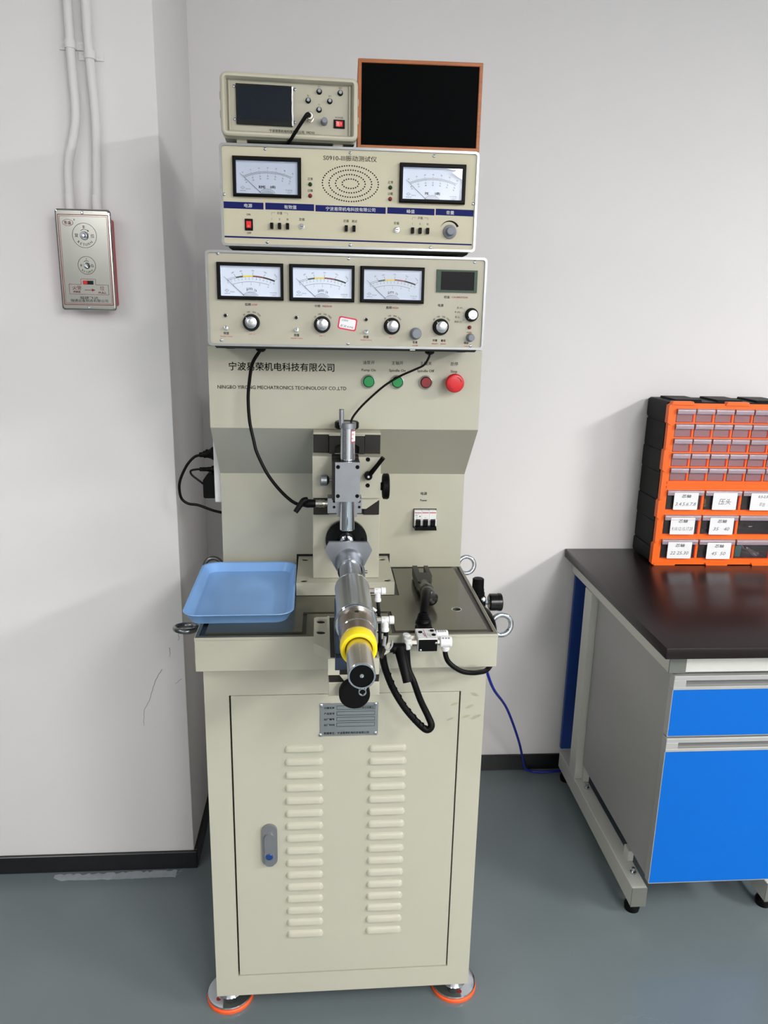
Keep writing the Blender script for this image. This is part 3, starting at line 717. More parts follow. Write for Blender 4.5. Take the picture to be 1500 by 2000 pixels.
b.tube([(0.0555, -0.232, 1.060), (0.0560, -0.225, 1.040), (0.0565, -0.190, 1.000), (0.0600, -0.130, 0.9620)], 0.0030, 8)
b.tube([(0.037, -0.176, 1.078), (0.0450, -0.178, 1.072), (0.0530, -0.190, 1.062), (0.0600, -0.212, 1.050), (0.0600, -0.220, 1.036), (0.0560, -0.200, 1.010)], 0.0020, 8)
b.build('air_tube', CABLE, mach)
MB().tube([(0.0370, -0.176, 1.0782), (0.0440, -0.178, 1.0730)], 0.0026, 8).build('tube_sleeve', WHITEP, mach)
b = MB().tube([(0.0560, -0.236, 1.0500), (0.0555, -0.238, 1.0330), (0.0610, -0.238, 1.0270), (0.0670, -0.236, 1.0330), (0.0680, -0.234, 1.0420)], 0.0018, 8)
b.tube([(0.0545, -0.240, 1.0520), (0.0530, -0.240, 1.0360)], 0.0030, 8)
b.build('grey_wire', mat('grey_sleeving', (150, 152, 154), 0.4, noise=0.05), mach)
# clamp lever at the slide's right side
b = MB().lathe((0.0495, -0.100, 0.9655), (1, 0, 0), [(0, 0.0065), (0.020, 0.0065), (0.0205, 0.0080), (0.033, 0.0080), (0.0335, 0.0105), (0.055, 0.0105), (0.058, 0.0085)], 24)
b.tube([(0.0960, -0.102, 0.9655), (0.1000, -0.118, 0.9480), (0.1050, -0.132, 0.9270), (0.1080, -0.138, 0.9140)], [0.0115, 0.0100, 0.0088, 0.0085], 16)
b.build('slide_clamp_lever', BLACK, mach)
b = MB()
for k in range(2): b.add([(0.0960 + k * 0.004, -0.1107, 0.9680), (0.0985 + k * 0.004, -0.1107, 0.9680), (0.0985 + k * 0.004, -0.1107, 0.9625), (0.0960 + k * 0.004, -0.1107, 0.9625)], [(0, 1, 2, 3)])
# hand valve on the table front
vv = MB().box(0.1317, 0.1700, -0.0905, -0.0402, 0.9530, 0.9800, 0.0012)
valve = vv.build('hand_valve', WHITEP, mach, label='white hand valve block with black front plate')
MB().box(0.1332, 0.1694, -0.0925, -0.0900, 0.9545, 0.9782, 0.0009).build('valve_front_plate', BLACK, valve)
for x, z in ((0.1665, 0.9722), (0.1372, 0.9576)): MB().lathe((x, -0.0924, z), (0, -1, 0), [(0, 0.0024), (0.001, 0.0022), (0.0015, 0.0010)], 12).build('valve_screw', CHROME, valve)
for x, y in ((0.1398, -0.0600), (0.1635, -0.0535), (0.1645, -0.0735)): MB().lathe((x, y, 0.9799), (0, 0, 1), [(0, 0.0040), (0.002, 0.0040), (0.0024, 0.0030)], 14).build('valve_plug', BLACK, valve)
b = MB().text('AirTAC', 0.1462, -0.0715, 0.0052, 0.98015, rot=-1.45, flat=True, bold=0.03); b.build('valve_logo', INKB, valve)
b = MB().add([(0.1490, -0.0860, 0.98012), (0.1500, -0.0860, 0.98012), (0.1478, -0.0460, 0.98012), (0.1468, -0.0460, 0.98012)], [(0, 1, 2, 3)]); b.build('valve_red_line', INKR, valve)
b = MB(); b.text('4H210-08', 0.1525, -0.070, 0.0030, 0.98012, rot=-1.45, flat=True); b.text('0.15~0.8MPa', 0.1560, -0.072, 0.0024, 0.98012, rot=-1.45, flat=True); b.text('EA', 0.1575, -0.052, 0.0028, 0.98012, rot=-1.4, flat=True); b.text('PSR', 0.1570, -0.080, 0.0026, 0.98012, flat=True); b.build('valve_print', INKG, valve)
b = MB()
for y in (-0.058, -0.080): b.cyl((0.1200, y, 0.9675), (0.1318, y, 0.9675), 0.0068, n=6)
b.cyl((0.1700, -0.080, 0.9680), (0.1765, -0.080, 0.9680), 0.0060, n=6)
b.build('valve_nipple', NICKEL, valve)
b = MB()
for y in (-0.058, -0.080):
    b.lathe((0.1215, y, 0.9675), (-1, 0, 0), [(0, 0.0070), (0.012, 0.0070), (0.013, 0.0055)], 18)
    b.lathe((0.1125, y, 0.9765), (0, 0, -1), [(0, 0.0062), (0.001, 0.0070), (0.020, 0.0072), (0.0215, 0.0060)], 18)
b.build('valve_elbow', FROST, valve)
b = MB().lathe((0.1760, -0.080, 0.9690), (1, 0, 0), [(0, 0.0098), (0.0008, 0.0108), (0.0200, 0.0108), (0.0225, 0.0090)], 24)
b.lathe((0.1870, -0.080, 0.9600), (0, 0, -1), [(0, 0.0088), (0.0080, 0.0078), (0.0100, 0.0060)], 20)
b.lathe((0.1702, -0.052, 0.9715), (1, 0, 0), [(0, 0.0058), (0.003, 0.0088), (0.024, 0.0088), (0.0255, 0.0072)], 24)
b.build('valve_silencer', WHITEP, valve)
b = MB()
for i in range(3):
    for a in (-PI / 2 - 0.5, -PI / 2 + 0.25, PI / 2 + 0.6):
        y, z = -0.080 + 0.0109 * math.cos(a), 0.9690 + 0.0109 * math.sin(a)
        b.box(0.1795 + i * 0.0055, 0.1825 + i * 0.0055, y - 0.0004, y + 0.0004, z - 0.0022, z + 0.0022)
for i in range(4): b.box(0.1765 + i * 0.0042, 0.1778 + i * 0.0042, -0.0580, -0.0500, 0.9795, 0.9806)
b.build('silencer_slot', GREYP, valve)
# hoses
b = MB().tube([(0.0560, -0.175, 1.010), (0.0585, -0.130, 0.9780), (0.0625, -0.105, 0.9560), (0.0690, -0.105, 0.9260), (0.0843, -0.105, 0.8853), (0.1067, -0.108, 0.8465), (0.1326, -0.110, 0.8145), (0.1515, -0.112, 0.7985), (0.1610, -0.110, 0.8060), (0.1550, -0.104, 0.8225), (0.1390, -0.098, 0.8557), (0.1255, -0.094, 0.8930), (0.1160, -0.084, 0.9150), (0.1135, -0.081, 0.9480), (0.1128, -0.080, 0.9580)], [0.0080, 0.0085, 0.0075, 0.0070, 0.0068, 0.0066, 0.0066, 0.0068, 0.0070, 0.0066, 0.0064, 0.0062, 0.0060, 0.0050, 0.0045], 12)
hose = b.build('hose_bundle', RUBBER, mach)
# spiral wrap around the lower part of the bundle
P = [Vector(p) for p in ((0.0690, -0.105, 0.9260), (0.0843, -0.105, 0.8853), (0.1067, -0.108, 0.8465), (0.1326, -0.110, 0.8145), (0.1500, -0.112, 0.7990))]
hp = []
for i in range(len(P) - 1):
    d = (P[i + 1] - P[i]); u, w = perp(d.normalized()); n = 20
    for k in range(n):
        t = (i * n + k); a = t * 2 * PI / 8
        hp.append(P[i] + d * k / n + (u * math.cos(a) + w * math.sin(a)) * 0.0066)
MB().tube(hp, 0.0011, 5, 1).build('spiral_wrap', RUBBER, hose)
MB().tube([(0.1870, -0.080, 0.9520), (0.1872, -0.082, 0.9440), (0.1925, -0.084, 0.9300), (0.2050, -0.085, 0.9175), (0.2230, -0.082, 0.9060), (0.2430, -0.074, 0.8990), (0.2620, -0.060, 0.8930), (0.2800, -0.040, 0.8870), (0.2960, -0.012, 0.8870), (0.3060, 0.012, 0.9000), (0.3085, 0.022, 0.9300), (0.3080, 0.040, 0.9560), (0.3070, 0.090, 0.9600), (0.306, 0.150, 0.948), (0.318, 0.222, 0.925)], 0.0050, 12).build('valve_hose', CABLE, mach)
# eye bolts on the table sides
def eyebolt(s, y, z, ax):
    xs = TX1 if s > 0 else TX0
    x = xs + s * 0.0385
    b = MB().torus((x, y, z), ax, 0.0225, 0.0056, 36, 14)
    b.cyl((xs - s * 0.001, y, z), (x - s * 0.019, y, z), 0.0062, n=16); b.cyl((xs - s * 0.001, y, z), (xs + s * 0.004, y, z), 0.0105, n=20)
    return b.build('eye_bolt', CHROME if s > 0 else DSTEEL, mach)
eyebolt(1, 0.090, 0.930, (0.12, -1, 0.15)); eyebolt(1, 0.505, 0.928, (0.1, -1, 0.2)); eyebolt(-1, 0.090, 0.931, (0.05, 0.1, 1)); eyebolt(-1, 0.505, 0.928, (0.0, -1, 0.1))
# regulator with gauge on the right side of the table
rg = MB().lathe((0.3175, 0.25, 0.9805), (0, 0, -1), [(0, 0.0115), (0.0015, 0.0135), (0.0260, 0.0140), (0.0265, 0.0150), (0.034, 0.0150), (0.0345, 0.0165), (0.042, 0.0165)], 28)
rg.box(0.3000, 0.3350, 0.233, 0.267, 0.895, 0.940, 0.003); rg.lathe((0.3175, 0.25, 0.897), (0, 0, -1), [(0, 0.013), (0.030, 0.012), (0.034, 0.008)], 24)
regu = rg.build('air_regulator', BLACK, mach, label='black air pressure regulator with side gauge')
b = MB().lathe((0.3440, 0.245, 0.9220), (1, 0, 0), [(0, 0.0165), (0.003, 0.0205), (0.022, 0.0205), (0.0222, 0.0213), (0.029, 0.0213), (0.031, 0.0195)], 32); b.build('pressure_gauge', BLACKG, regu)
b = MB().cyl((0.333, 0.245, 0.922), (0.3445, 0.245, 0.922), 0.0060, n=6); b.lathe((0.3265, 0.231, 0.934), (0.1, -1, 0.5), [(0, 0.006), (0.006, 0.006), (0.009, 0.003)], 14); b.build('gauge_nut', CHROME, regu)
# pneumatic toggle on the table: boot, arm, ribbed cap and clevis
lv_ = MB().box(0.1385, 0.1690, -0.0300, -0.0040, ZT, 0.9760, 0.0015)
lv_.lathe((0.1545, 0.0060, 0.9700), (0.03, 0.35, 1), [(0, 0.0165), (0.006, 0.0160), (0.010, 0.0130), (0.0105, 0.0142), (0.0140, 0.0118), (0.0145, 0.0130), (0.0180, 0.0105), (0.0185, 0.0116), (0.022, 0.0095)], 26)
lv_.tube([(0.1560, 0.0140, 0.9870), (0.1610, 0.040, 1.0000), (0.1670, 0.072, 1.0065), (0.1720, 0.098, 1.0040), (0.1750, 0.118, 0.9950)], [0.0088, 0.0095, 0.0100, 0.0105, 0.0100], 18)
tog = lv_.build('table_lever', BLACK, mach, label='black rubber booted lever lying on the table plate')
b = MB().lathe((0.1795, 0.190, 0.9850), (0.028, -1, 0.04), [(0, 0.0140), (0.003, 0.0158), (0.040, 0.0160), (0.041, 0.0168), (0.044, 0.0168), (0.045, 0.0160), (0.048, 0.0168), (0.051, 0.0168), (0.052, 0.0160), (0.055, 0.0170), (0.068, 0.0172), (0.085, 0.0176), (0.092, 0.0160), (0.094, 0.0110)], 36)
b.build('lever_cap', GREYP if False else BLACKG, tog)
cl = [(0.1655, 0.188), (0.1955, 0.188), (0.2030, 0.225), (0.2030, 0.300), (0.1930, 0.300), (0.1930, 0.250), (0.1770, 0.250), (0.1770, 0.300), (0.1655, 0.300), (0.1640, 0.225)]
MB().prism(cl, 'xy', 0.9720, 0.9960).build('lever_clevis', mat('blackened_steel', (46, 47, 44), 0.4, 0.3, noise=0.06), tog)

# ------------------------------------------------------------------ instruments on top
def frame_front(root, W, H, panel_mat, depth, r=8, trim=4.5, bw=0):
    """silver edged front with a flat panel and a smaller case behind, in mm"""
    q = MB(0.001).prism(rr(0, W, 0, H, r), 'xz', -3, 14, [rr(trim, W - trim, trim, H - trim, r - 3)]).build('edge_trim', TRIM, root)
    MB(0.001).prism(rr(trim - 0.5, W - trim + 0.5, trim - 0.5, H - trim + 0.5, r - 3), 'xz', 0.0, 4).build('front_panel', panel_mat, root)
    MB(0.001).box(12, W - 12, 4, depth, -5, H - 3, 3).build('case', mat('case_dark' + root.name, (44, 44, 42), 0.5, noise=0.05), root)
    for x in (40, W - 40):
        for y in (25, depth - 25): MB(0.001).cyl((x, y, -6), (x, y, -4), 10, n=16).build('case_foot', BLACK, root)
def screws(root, pts):
    b = MB(0.001).lathe((0, 0, 0), (0, -1, 0), [(0, 3.0), (1.0, 2.9), (1.7, 2.0), (1.9, 1.0), (1.4, 0.8)], 14)
    o0 = b.build('panel_screw', CHROME, root, at=(pts[0][0], 0, pts[0][1]))
    for x, z in pts[1:]:
        c = o0.copy(); C.objects.link(c); c.location = Vector((x, 0, z)) * 0.001
def meter(root, x0, z0, W, H, kind, ix=(7.2, 120.8), iz=(6.6, 62.0), bl=1):
    q = MB(0.001)
    X0, X1, Z0, Z1 = x0 + ix[0], x0 + ix[1], z0 + iz[0], z0 + iz[1]
    bez = MB(0.001)
    def loop(a, b, c, d, y): return [(a, y, c), (b, y, c), (b, y, d), (a, y, d)]
    L = [loop(x0, x0 + W, z0, z0 + H, 0), loop(x0, x0 + W, z0, z0 + H, -7), loop(x0 + 2, x0 + W - 2, z0 + 2, z0 + H - 2, -9.5), loop(X0 - 1, X1 + 1, Z0 - 1, Z1 + 1, -9.5), loop(X0, X1, Z0, Z1, -7.5)]
    bez.add([p for l in L for p in l], [(4 * i + k, 4 * i + (k + 1) % 4, 4 * i + 4 + (k + 1) % 4, 4 * i + 4 + k) for i in range(4) for k in range(4)])
    o = bez.build('panel_meter', BLACK, root, ang=10)
    well = MB(0.001); l1 = loop(X0, X1, Z0, Z1, -7.5); l2 = loop(X0 + 0.5, X1 - 0.5, Z0 + 0.5, Z1 - 0.5, -1.0)
    well.add(l1 + l2, [(k, (k + 1) % 4, 4 + (k + 1) % 4, 4 + k) for k in range(4)] + [(4, 5, 6, 7)])
    well.build('dial', DIAL, o, ang=10)
    px, pz = x0 + W / 2, z0 - 3.0
    y = -1.25
    k = MB(0.001); g = MB(0.001)
    cx, top = x0 + W / 2 + 1.0, z0 + 44.5
    R = 130.0 if kind == 'um' else 122.0
    top = z0 + (44.2 if kind == 'um' else 46.1)
    cz = top - R
    hw = math.asin(45.5 / R)
    def on(t, dr=0.0):  # t in 0..1 along the scale, dr outward
        a = PI / 2 + hw - 2 * hw * t; return (cx + (R + dr) * math.cos(a), cz + (R + dr) * math.sin(a))
    def radial(t):
        p = on(t); d = Vector((p[0] - px, p[1] - pz)); d.normalize(); return d
    def tick(mb, t, dr, l, wd=0.45):
        p = on(t, dr); d = radial(t); mb.line(p[0], p[1], p[0] + d.x * l, p[1] + d.y * l, wd, y)
    def num(mb, s, t, dr, size, bold=0.0):
        p = on(t, dr); d = radial(t); mb.text(s, p[0], p[1], size, y, rot=math.atan2(d.y, d.x) - PI / 2, bold=bold)
    if kind == 'um':
        a = lambda t: PI / 2 + hw - 2 * hw * t
        k.arc(cx, cz, R + 1.2, a(0), a(0.19), 0.45, y); k.arc(cx, cz, R - 1.2, a(0), a(1), 0.45, y)
        for t0, t1, m in ((0.19, 0.335, GREENF), (0.335, 0.54, YELLOW), (0.54, 0.76, REDD), (0.76, 1.0, BLACK)):
            MB(0.001).arc(cx, cz, R, a(t0), a(t1), 2.5, y - 0.1, 10).build('scale_band', m, o)
        for t in (0.19, 0.335, 0.54, 0.76, 1.0): tick(k, t, 1.2, 6)
        for s, t in (('20%', 0.15), ('40%', 0.31), ('70%', 0.54), ('100%', 0.78), ('130.0%', 0.985)): num(k, s, t, 10.0, 3.0)
        for i in range(14): tick(k, i / 13, -1.2, -1.5); num(k, str(i), i / 13, -5.4, 3.2)
        for i in range(14): k.line(*on(i / 13, -3.0), *on(i / 13 + 0.001, -4.0), 0.3, y)
        R2 = R - 10.5; k.arc(cx, cz, R2, PI / 2 + hw * 0.82, PI / 2 - hw * 0.82, 0.45, y)
        for i in range(5):
            p = on(0.1 + 0.8 * i / 4, -10.5); q2 = on(0.1 + 0.8 * i / 4, -13.0); k.line(*p, *q2, 0.3, y); num(k, str(i), 0.1 + 0.8 * i / 4, -15.0, 3.4)
        k.text('μm', cx - 3.0, z0 + 19.5, 9.5, y); k.text('/s', cx + 8.0, z0 + 18.3, 8.0, y)
    else:
        for dr in (0.0, -2.0): k.arc(cx, cz, R + dr, PI / 2 + hw, PI / 2 - hw, 0.45, y)
        for i in range(31): tick(k, i / 30, 0, 3.6 if i % 5 == 0 else 1.5, 0.3); tick(k, i / 30, -2, -3.2 if i % 5 == 0 else -1.3, 0.3)
        up = ('0', '5', '10', '20', '25', '40', '50') if kind == 'RMS' else ('30', '35', '40', '45', '50', '55', '60')
        l1 = ('30', '30', '35', '40', '45', '50', '55') if kind == 'RMS' else ('60', '55', '60', '65', '70', '75', '80')
        l2 = ('40', '50', '55', '60', '65', '70', '75') if kind == 'RMS' else ('70', '75', '80', '85', '90', '85', '90')
        for i in range(7): num(k, up[i], i / 6, 7.0, 3.4); num(k, l1[i], i / 6, -7.6, 3.2); num(k, l2[i], i / 6, -12.0, 3.2)
        k.text(kind, cx - 11.0, z0 + 18.5, 7.0, y, bold=0.035); k.text('(dB)', cx + 9.5, z0 + 18.5, 6.2, y, bold=0.03)
    # small maker's print
    for dx, dz in ((0, 1), (1, 0), (0, -1), (-1, 0)): pass
    dc = (x0 + 18.0, z0 + 16.6)
    dd = [(dc[0] - 4, dc[1]), (dc[0], dc[1] + 2.6), (dc[0] + 4, dc[1]), (dc[0], dc[1] - 2.6)]
    for i in range(4): g.line(*dd[i], *dd[(i + 1) % 4], 0.45, y)
    g.text('C', dc[0], dc[1], 2.6, y); g.text('DXC23', x0 + 28.5, z0 + 14.4, 2.8, y); g.text('GB7676-98', x0 + 18.5, z0 + 11.2, 2.4, y)
    g.text('NO.20210906', x0 + 107, z0 + 14.2, 2.3, y); g.text('— 1.5 ⊥ ☆', x0 + 107, z0 + 11.3, 2.6, y); g.text('— 2.5 kV', x0 + 106, z0 + 8.9, 2.3, y)
    g.arc(px, z0 - 4.0, 19.0, PI * 0.22, PI * 0.78, 0.5, y - 1.2, 20)
    k.build('scale_print', INK, o); g.build('maker_print', INKG, o)
    ang_ = radial(-0.02)
    nd = MB(0.001); st = 16.5; p0 = (px + ang_.x * st, max(z0 + 8, pz + ang_.y * st)); p1 = (x0 + 12.9, z0 + 42.3)
    nd.add([(p0[0] - 0.3, -3.2, p0[1] - 0.3), (p0[0] + 0.3, -3.2, p0[1] + 0.3), (p1[0] + 0.15, -3.2, p1[1] + 0.15), (p1[0] - 0.15, -3.2, p1[1] - 0.15)], [(0, 1, 2, 3)])
    nd.build('needle', INK, o)
    hb = MB(0.001); vs = [(px + 16.0 * math.cos(t), -1.6 - 1.2, z0 + iz[0] - 8.5 + 16.0 * math.sin(t)) for t in [PI * 0.215 + PI * 0.57 * i / 16 for i in range(17)]]
    vs2 = [(v_[0], -1.2, v_[2]) for v_ in vs]
    hb.add(vs + vs2, [tuple(range(17))] + [(i, i + 1, 18 + i, 17 + i) for i in range(16)])
    hb.build('pivot_cover', mat('pivot_cover' + root.name + str(int(x0)), (196, 202, 212), 0.3, noise=0.02), o)
    MB(0.001).add(loop(X0 - 0.3, X1 + 0.3, Z0 - 0.3, Z1 + 0.3, -7.6), [(0, 1, 2, 3)]).build('meter_glass', GLASS, o)
    return o
def pointer_knob(root, x, z, r, ang, nm='range_knob'):
    """black skirted knob with a spun metal cap"""
    n = 48; prof = []
    b = MB(0.001).lathe((x, 0, z), (0, -1, 0), [(0, r), (4, r), (5, r * 0.94), (14, r * 0.84), (15, r * 0.80)], 40)
    o = b.build(nm, BLACK, root)
    MB(0.001).lathe((0, -14.6, 0), (0, -1, 0), [(0, r * 0.70), (1.0, r * 0.70), (1.4, r * 0.66)], 40).build('knob_cap', SPUN, o, at=(x, 0, z))
    k = MB(0.001)
    d = (math.cos(ang), math.sin(ang))
    k.add([(x + d[0] * r * 0.60 - d[1] * 0.5, -16.2, z + d[1] * r * 0.60 + d[0] * 0.5), (x + d[0] * r * 0.60 + d[1] * 0.5, -16.2, z + d[1] * r * 0.60 - d[0] * 0.5),
           (x + d[0] * r * 0.86 + d[1] * 0.5, -14.4, z + d[1] * r * 0.86 - d[0] * 0.5), (x + d[0] * r * 0.86 - d[1] * 0.5, -14.4, z + d[1] * r * 0.86 + d[0] * 0.5)], [(0, 1, 2, 3)])
    k.build('pointer_line', INKW, o)
    return o
def spun():
    m = mat('spun_aluminium', (186, 188, 192), 0.22, 1.0)
    nt = m.node_tree; b = nt.nodes['Principled BSDF']
    b.inputs['Anisotropic'].default_value = 0.85
    tg = nt.nodes.new('ShaderNodeTangent'); tg.direction_type = 'RADIAL'; tg.axis = 'Y'; nt.links.new(tg.outputs[0], b.inputs['Tangent'])
    return m
SPUN = spun()
def spun_cap_faces(): pass
def grey_knob(root, x, z, r, nm='grey_knob', L=15):
    o = MB(0.001).lathe((x, 0, z), (0, -1, 0), [(0, r), (3, r), (4, r * 0.93), (5, r * 0.86), (L, r * 0.80), (L + 1, r * 0.70)], 36).build(nm, GREYP, root)
    b = MB(0.001)
    for a in (0.4, 2.0, 3.6, 5.2): b.box(x + r * 0.9 * math.cos(a) - 0.5, x + r * 0.9 * math.cos(a) + 0.5, -5, -2, z + r * 0.9 * math.sin(a) - 0.5, z + r * 0.9 * math.sin(a) + 0.5)
    return o
def led(root, x, z, m, nm, r=3.0, holder=CHROME):
    o = MB(0.001).lathe((x, 0, z), (0, -1, 0), [(0, r * 1.25), (2.2, r * 1.2), (2.6, r)], 18).build('indicator_lamp', holder, root)
    MB(0.001).lathe((x, -2, z), (0, -1, 0), [(0, r), (2.0, r * 0.95), (3.6, r * 0.7), (4.4, r * 0.3)], 18).build('lamp_lens', m, o, label=nm)
def toggle(root, x, z):
    o = MB(0.001).lathe((x, 0, z), (0, -1, 0), [(0, 4.6), (2, 4.6), (2.2, 3.4), (6, 3.4), (6.2, 2.2)], 6).build('toggle_switch', CHROME, root)
    MB(0.001).tube([(x, -4, z), (x + 0.4, -10, z + 2.2), (x + 0.6, -13, z + 3.0)], [1.1, 1.4, 1.9], 10).build('toggle_lever', CHROME, o)
def rocker(root, x0, x1, z0, z1, tall=True):
    o = MB(0.001).box(x0, x1, -2.5, 1, z0, z1, 0.6).build('power_switch', BLACK, root)
    dx, dz = (x1 - x0) * 0.2, (z1 - z0) * 0.2
    if tall: pts = [(-2.0, z0 + dz), (-5.2, z0 + dz), (-3.0, (z0 + z1) / 2), (-4.0, z1 - dz), (-2.0, z1 - dz)]; b = MB(0.001).prism(pts, 'yz', x0 + dx, x1 - dx)
    else: pts = [(x0 + dx, -2.0), (x0 + dx, -5.2), ((x0 + x1) / 2, -3.0), (x1 - dx, -4.0), (x1 - dx, -2.0)]; b = MB(0.001).prism(pts, 'xy', z0 + dz, z1 - dz)
    b.build('rocker', REDROCK, o)
    k = MB(0.001)
    if tall: k.arc((x0 + x1) / 2, z0 + dz + 3.2, 1.6, 0, 2 * PI, 0.4, -5.25, 14)
    else: k.arc(x0 + dx + 3.4, (z0 + z1) / 2, 1.8, 0, 2 * PI, 0.4, -5.3, 14); k.line(x1 - dx - 3, (z0 + z1) / 2 - 1.6, x1 - dx - 3, (z0 + z1) / 2 + 1.6, 0.5, -4.6)
    k.build('switch_mark', INKW, o)

# ---- A: three channel vibration meter
A = thing('vibration_meter', 'wide beige instrument with three needle meters and a small dark display', 'instrument', (0, 0, 0), 0.0256, (-0.2736, 0.124, 1.5128))
frame_front(A, 549.7, 178.6, PANELA, 360)
for x in (21.3, 159.2, 297.2): meter(A, x, 88.2, 126.6, 68.6, 'um')
ink = MB(0.001); red = MB(0.001); YP = -0.25
for x, cn, en, w in ((84.5, '低频', 'LOW', 11.5), (222.7, '中频', 'MEDIUM', 18.5), (361, '高频', 'HIGH', 12.5)):
    ink.text(cn, x - 6 - (3 if en == 'MEDIUM' else 0), 79.5, 5.8, YP, bold=0.012); red.text(en, x + 7 + (3 if en == 'MEDIUM' else 0), 79.3, 5.2, YP, w=w, bold=0.01)
for x, z in ((84.5, 45.5), (222.9, 44.4), (361.8, 43.8), (460.6, 44.2)):
    pointer_knob(A, x, z, 16.3, 2.35)
    for s_, dx, dz, ro in (('30', -13.7, 14.4, 0.75), ('100', -5.0, 19.8, 0.2), ('300', 5.8, 19.6, -0.25), ('1000', 15.0, 15.0, -0.75)): ink.text(s_, x + dx, z + dz, 4.6, YP, rot=ro)
    if x < 400: red.text('μm / s', x + 0.6, z - 22.0, 4.6, YP)
for x, z in ((35.3, 34.0), (172.4, 32.7), (310.3, 31.7)):
    led(A, x - 0.2, z + 24.0, BLACKG, 'dark lens', 3.0); toggle(A, x, z)
    ink.text('预置', x + 0.1, z - 10.0, 5.6, YP, bold=0.012); red.text('PRESETTING', x + 0.3, z - 16.0, 3.4, YP, w=23)
grey_knob(A, 410.3, 30.2, 11.9, 'volume_knob', 18); ink.text('音量', 409.7, 13.2, 5.2, YP, bold=0.012); red.text('VOLUME', 409.8, 6.8, 3.4, YP, w=12, bold=0.01)
ink.text('预置', 450.1, 17.4, 5.0, YP, bold=0.012); ink.text('量程', 467.2, 17.4, 5.0, YP, bold=0.012); red.text('PRESET', 450.3, 10.9, 3.4, YP, w=13, bold=0.01); red.text('RANGE', 467.4, 10.9, 3.4, YP, w=10.5, bold=0.01)
ink.text('电源', 459.3, 86.1, 6.0, YP, bold=0.012); ink.text('校准', 471.0, 102.2, 5.8, YP, bold=0.012); red.text('CALIBRATION', 497.5, 102.4, 4.6, YP, w=32, bold=0.005)
pointer_knob(A, 522.5, 69.0, 13.4, 3.9, 'selector_knob')
for s_, x, z in (('高 (H)', 499, 81.9), ('中 (M)', 494.7, 73.4), ('低 (L)', 495.2, 63.8), ('测试 (T)', 497.0, 54.6)): ink.text(s_, x - 1, z, 4.4, YP)
for z0, z1, x1 in ((78, 80, 508), (71.5, 72.5, 506.5), (66, 65, 506.5), (60, 57, 508)): ink.line(505.0, z1, x1, z0, 0.4, YP)
led(A, 520.0, 44.3, REDL, 'dark red lens', 3.0, BLACK); red.text('POWER', 519.9, 34.4, 3.4, YP, w=10.5, bold=0.02)
grey_knob(A, 522.0, 24.4, 8.4, 'gain_knob', 15); ink.text('增益', 514.4, 13.6, 5.0, YP, bold=0.012); red.text('GAIN', 514.2, 7.2, 3.4, YP, w=8)
ink.build('black_lettering', INK, A); red.build('red_lettering', INKR, A, label='red printed lettering')
dp = MB(0.001).prism([(449, 111.6), (530.8, 111.6), (530.8, 154.2), (449, 154.2)], 'xz', -3.5, 1, [[(457.3, 115.7), (524.4, 115.7), (524.4, 150.8), (457.3, 150.8)]]).build('small_display', GREENF, A, label='dark display in a green frame')
MB(0.001).box(457.3, 524.4, -2.2, 1, 115.7, 150.8).build('display_window', DISP, dp)
screws(A, [(24.1, 172.5), (25.6, 10.8), (274.3, 169.8), (274.4, 8.3), (524.2, 170.0), (523.4, 7.8)])
st = MB(0.001)
ang = -0.165; ca, sa = math.cos(ang), math.sin(ang); scx, scz = 273.0, 46.8
tr = lambda p: (scx + p[0] * ca - p[1] * sa, scz + p[0] * sa + p[1] * ca)
sto = MB(0.001).prism([tr(p) for p in rr(-18.6, 18.6, -12.3, 12.3, 4.5)], 'xz', -0.35, 0.0).build('label_sticker', STICKR, A, label='white sticker with red border and handwriting')
MB(0.001).prism([tr(p) for p in rr(-15.9, 15.9, -9.7, 9.7, 3)], 'xz', -0.5, -0.2).build('sticker_field', CARD, sto)
b = MB(0.001); p = tr((-6, 5.6)); b.text('记用时', p[0], p[1], 4.6, -0.6, rot=ang, italic=0.2); p = tr((-0.5, -5.6)); b.text('配 双 A1M6', p[0], p[1], 5.2, -0.6, rot=ang, italic=0.25); b.build('handwriting', INKG, sto)
MB(0.001).box(399, 410, -4, 2, -3.5, -0.5, 0.4).build('panel_clip', TRIM, A)

# ---- B: vibration tester
B = thing('vibration_tester', 'beige instrument with two needle meters, an oval dot grille and blue bands', 'instrument', (0, 0, 0), -0.0151, (-0.2470, 0.1745, 1.7035))
frame_front(B, 502.4, 186.0, PANELB, 330)
meter(B, 24.9, 91.0, 130.9, 72.2, 'RMS', (6.8, 124.0), (5.6, 64.0)); pkm = meter(B, 346.9, 88.8, 130.0, 72.4, 'PK', (6.6, 122.6), (7.0, 64.3))
# protective film peeling off the right meter's corner, the reflection on it painted white
fv = [(437, -8.6, 152.6), (452, -8.7, 150.2), (458, -8.7, 151.4), (449.5, -8.8, 144.6), (456, -8.8, 141.2), (462, -8.9, 136.8), (469.0, -8.7, 134.0), (469.3, -8.6, 153.0)]
MB(0.001).add(fv, [tuple(range(8))]).build('peeling_film', FILM, B, label='peeling protective film at the meter corner, its reflection painted white')
ink = MB(0.001); wht = MB(0.001); bl = MB(0.001)
for a0, a1 in ((5.4, 82.2), (85.8, 180.5), (183.2, 321.1), (324.4, 418.0), (420.5, 496.3)):
    bl.add([(a0, YP, 68.4 if a0 > 90 else 69.2), (a1, YP, 67.6 if a0 > 90 else 68.9), (a1, YP, 79.6 if a0 > 90 else 81.2), (a0, YP, 80.2 if a0 > 90 else 81.6)], [(0, 1, 2, 3)])
bl.add([(5.5, YP, 15.6), (495.4, YP, 13.2), (495.4, YP, 15.8), (5.5, YP, 18.6)], [(0, 1, 2, 3)])
bl.build('blue_band', BLUES, B, label='dark blue printed bands')
Y2 = -0.45
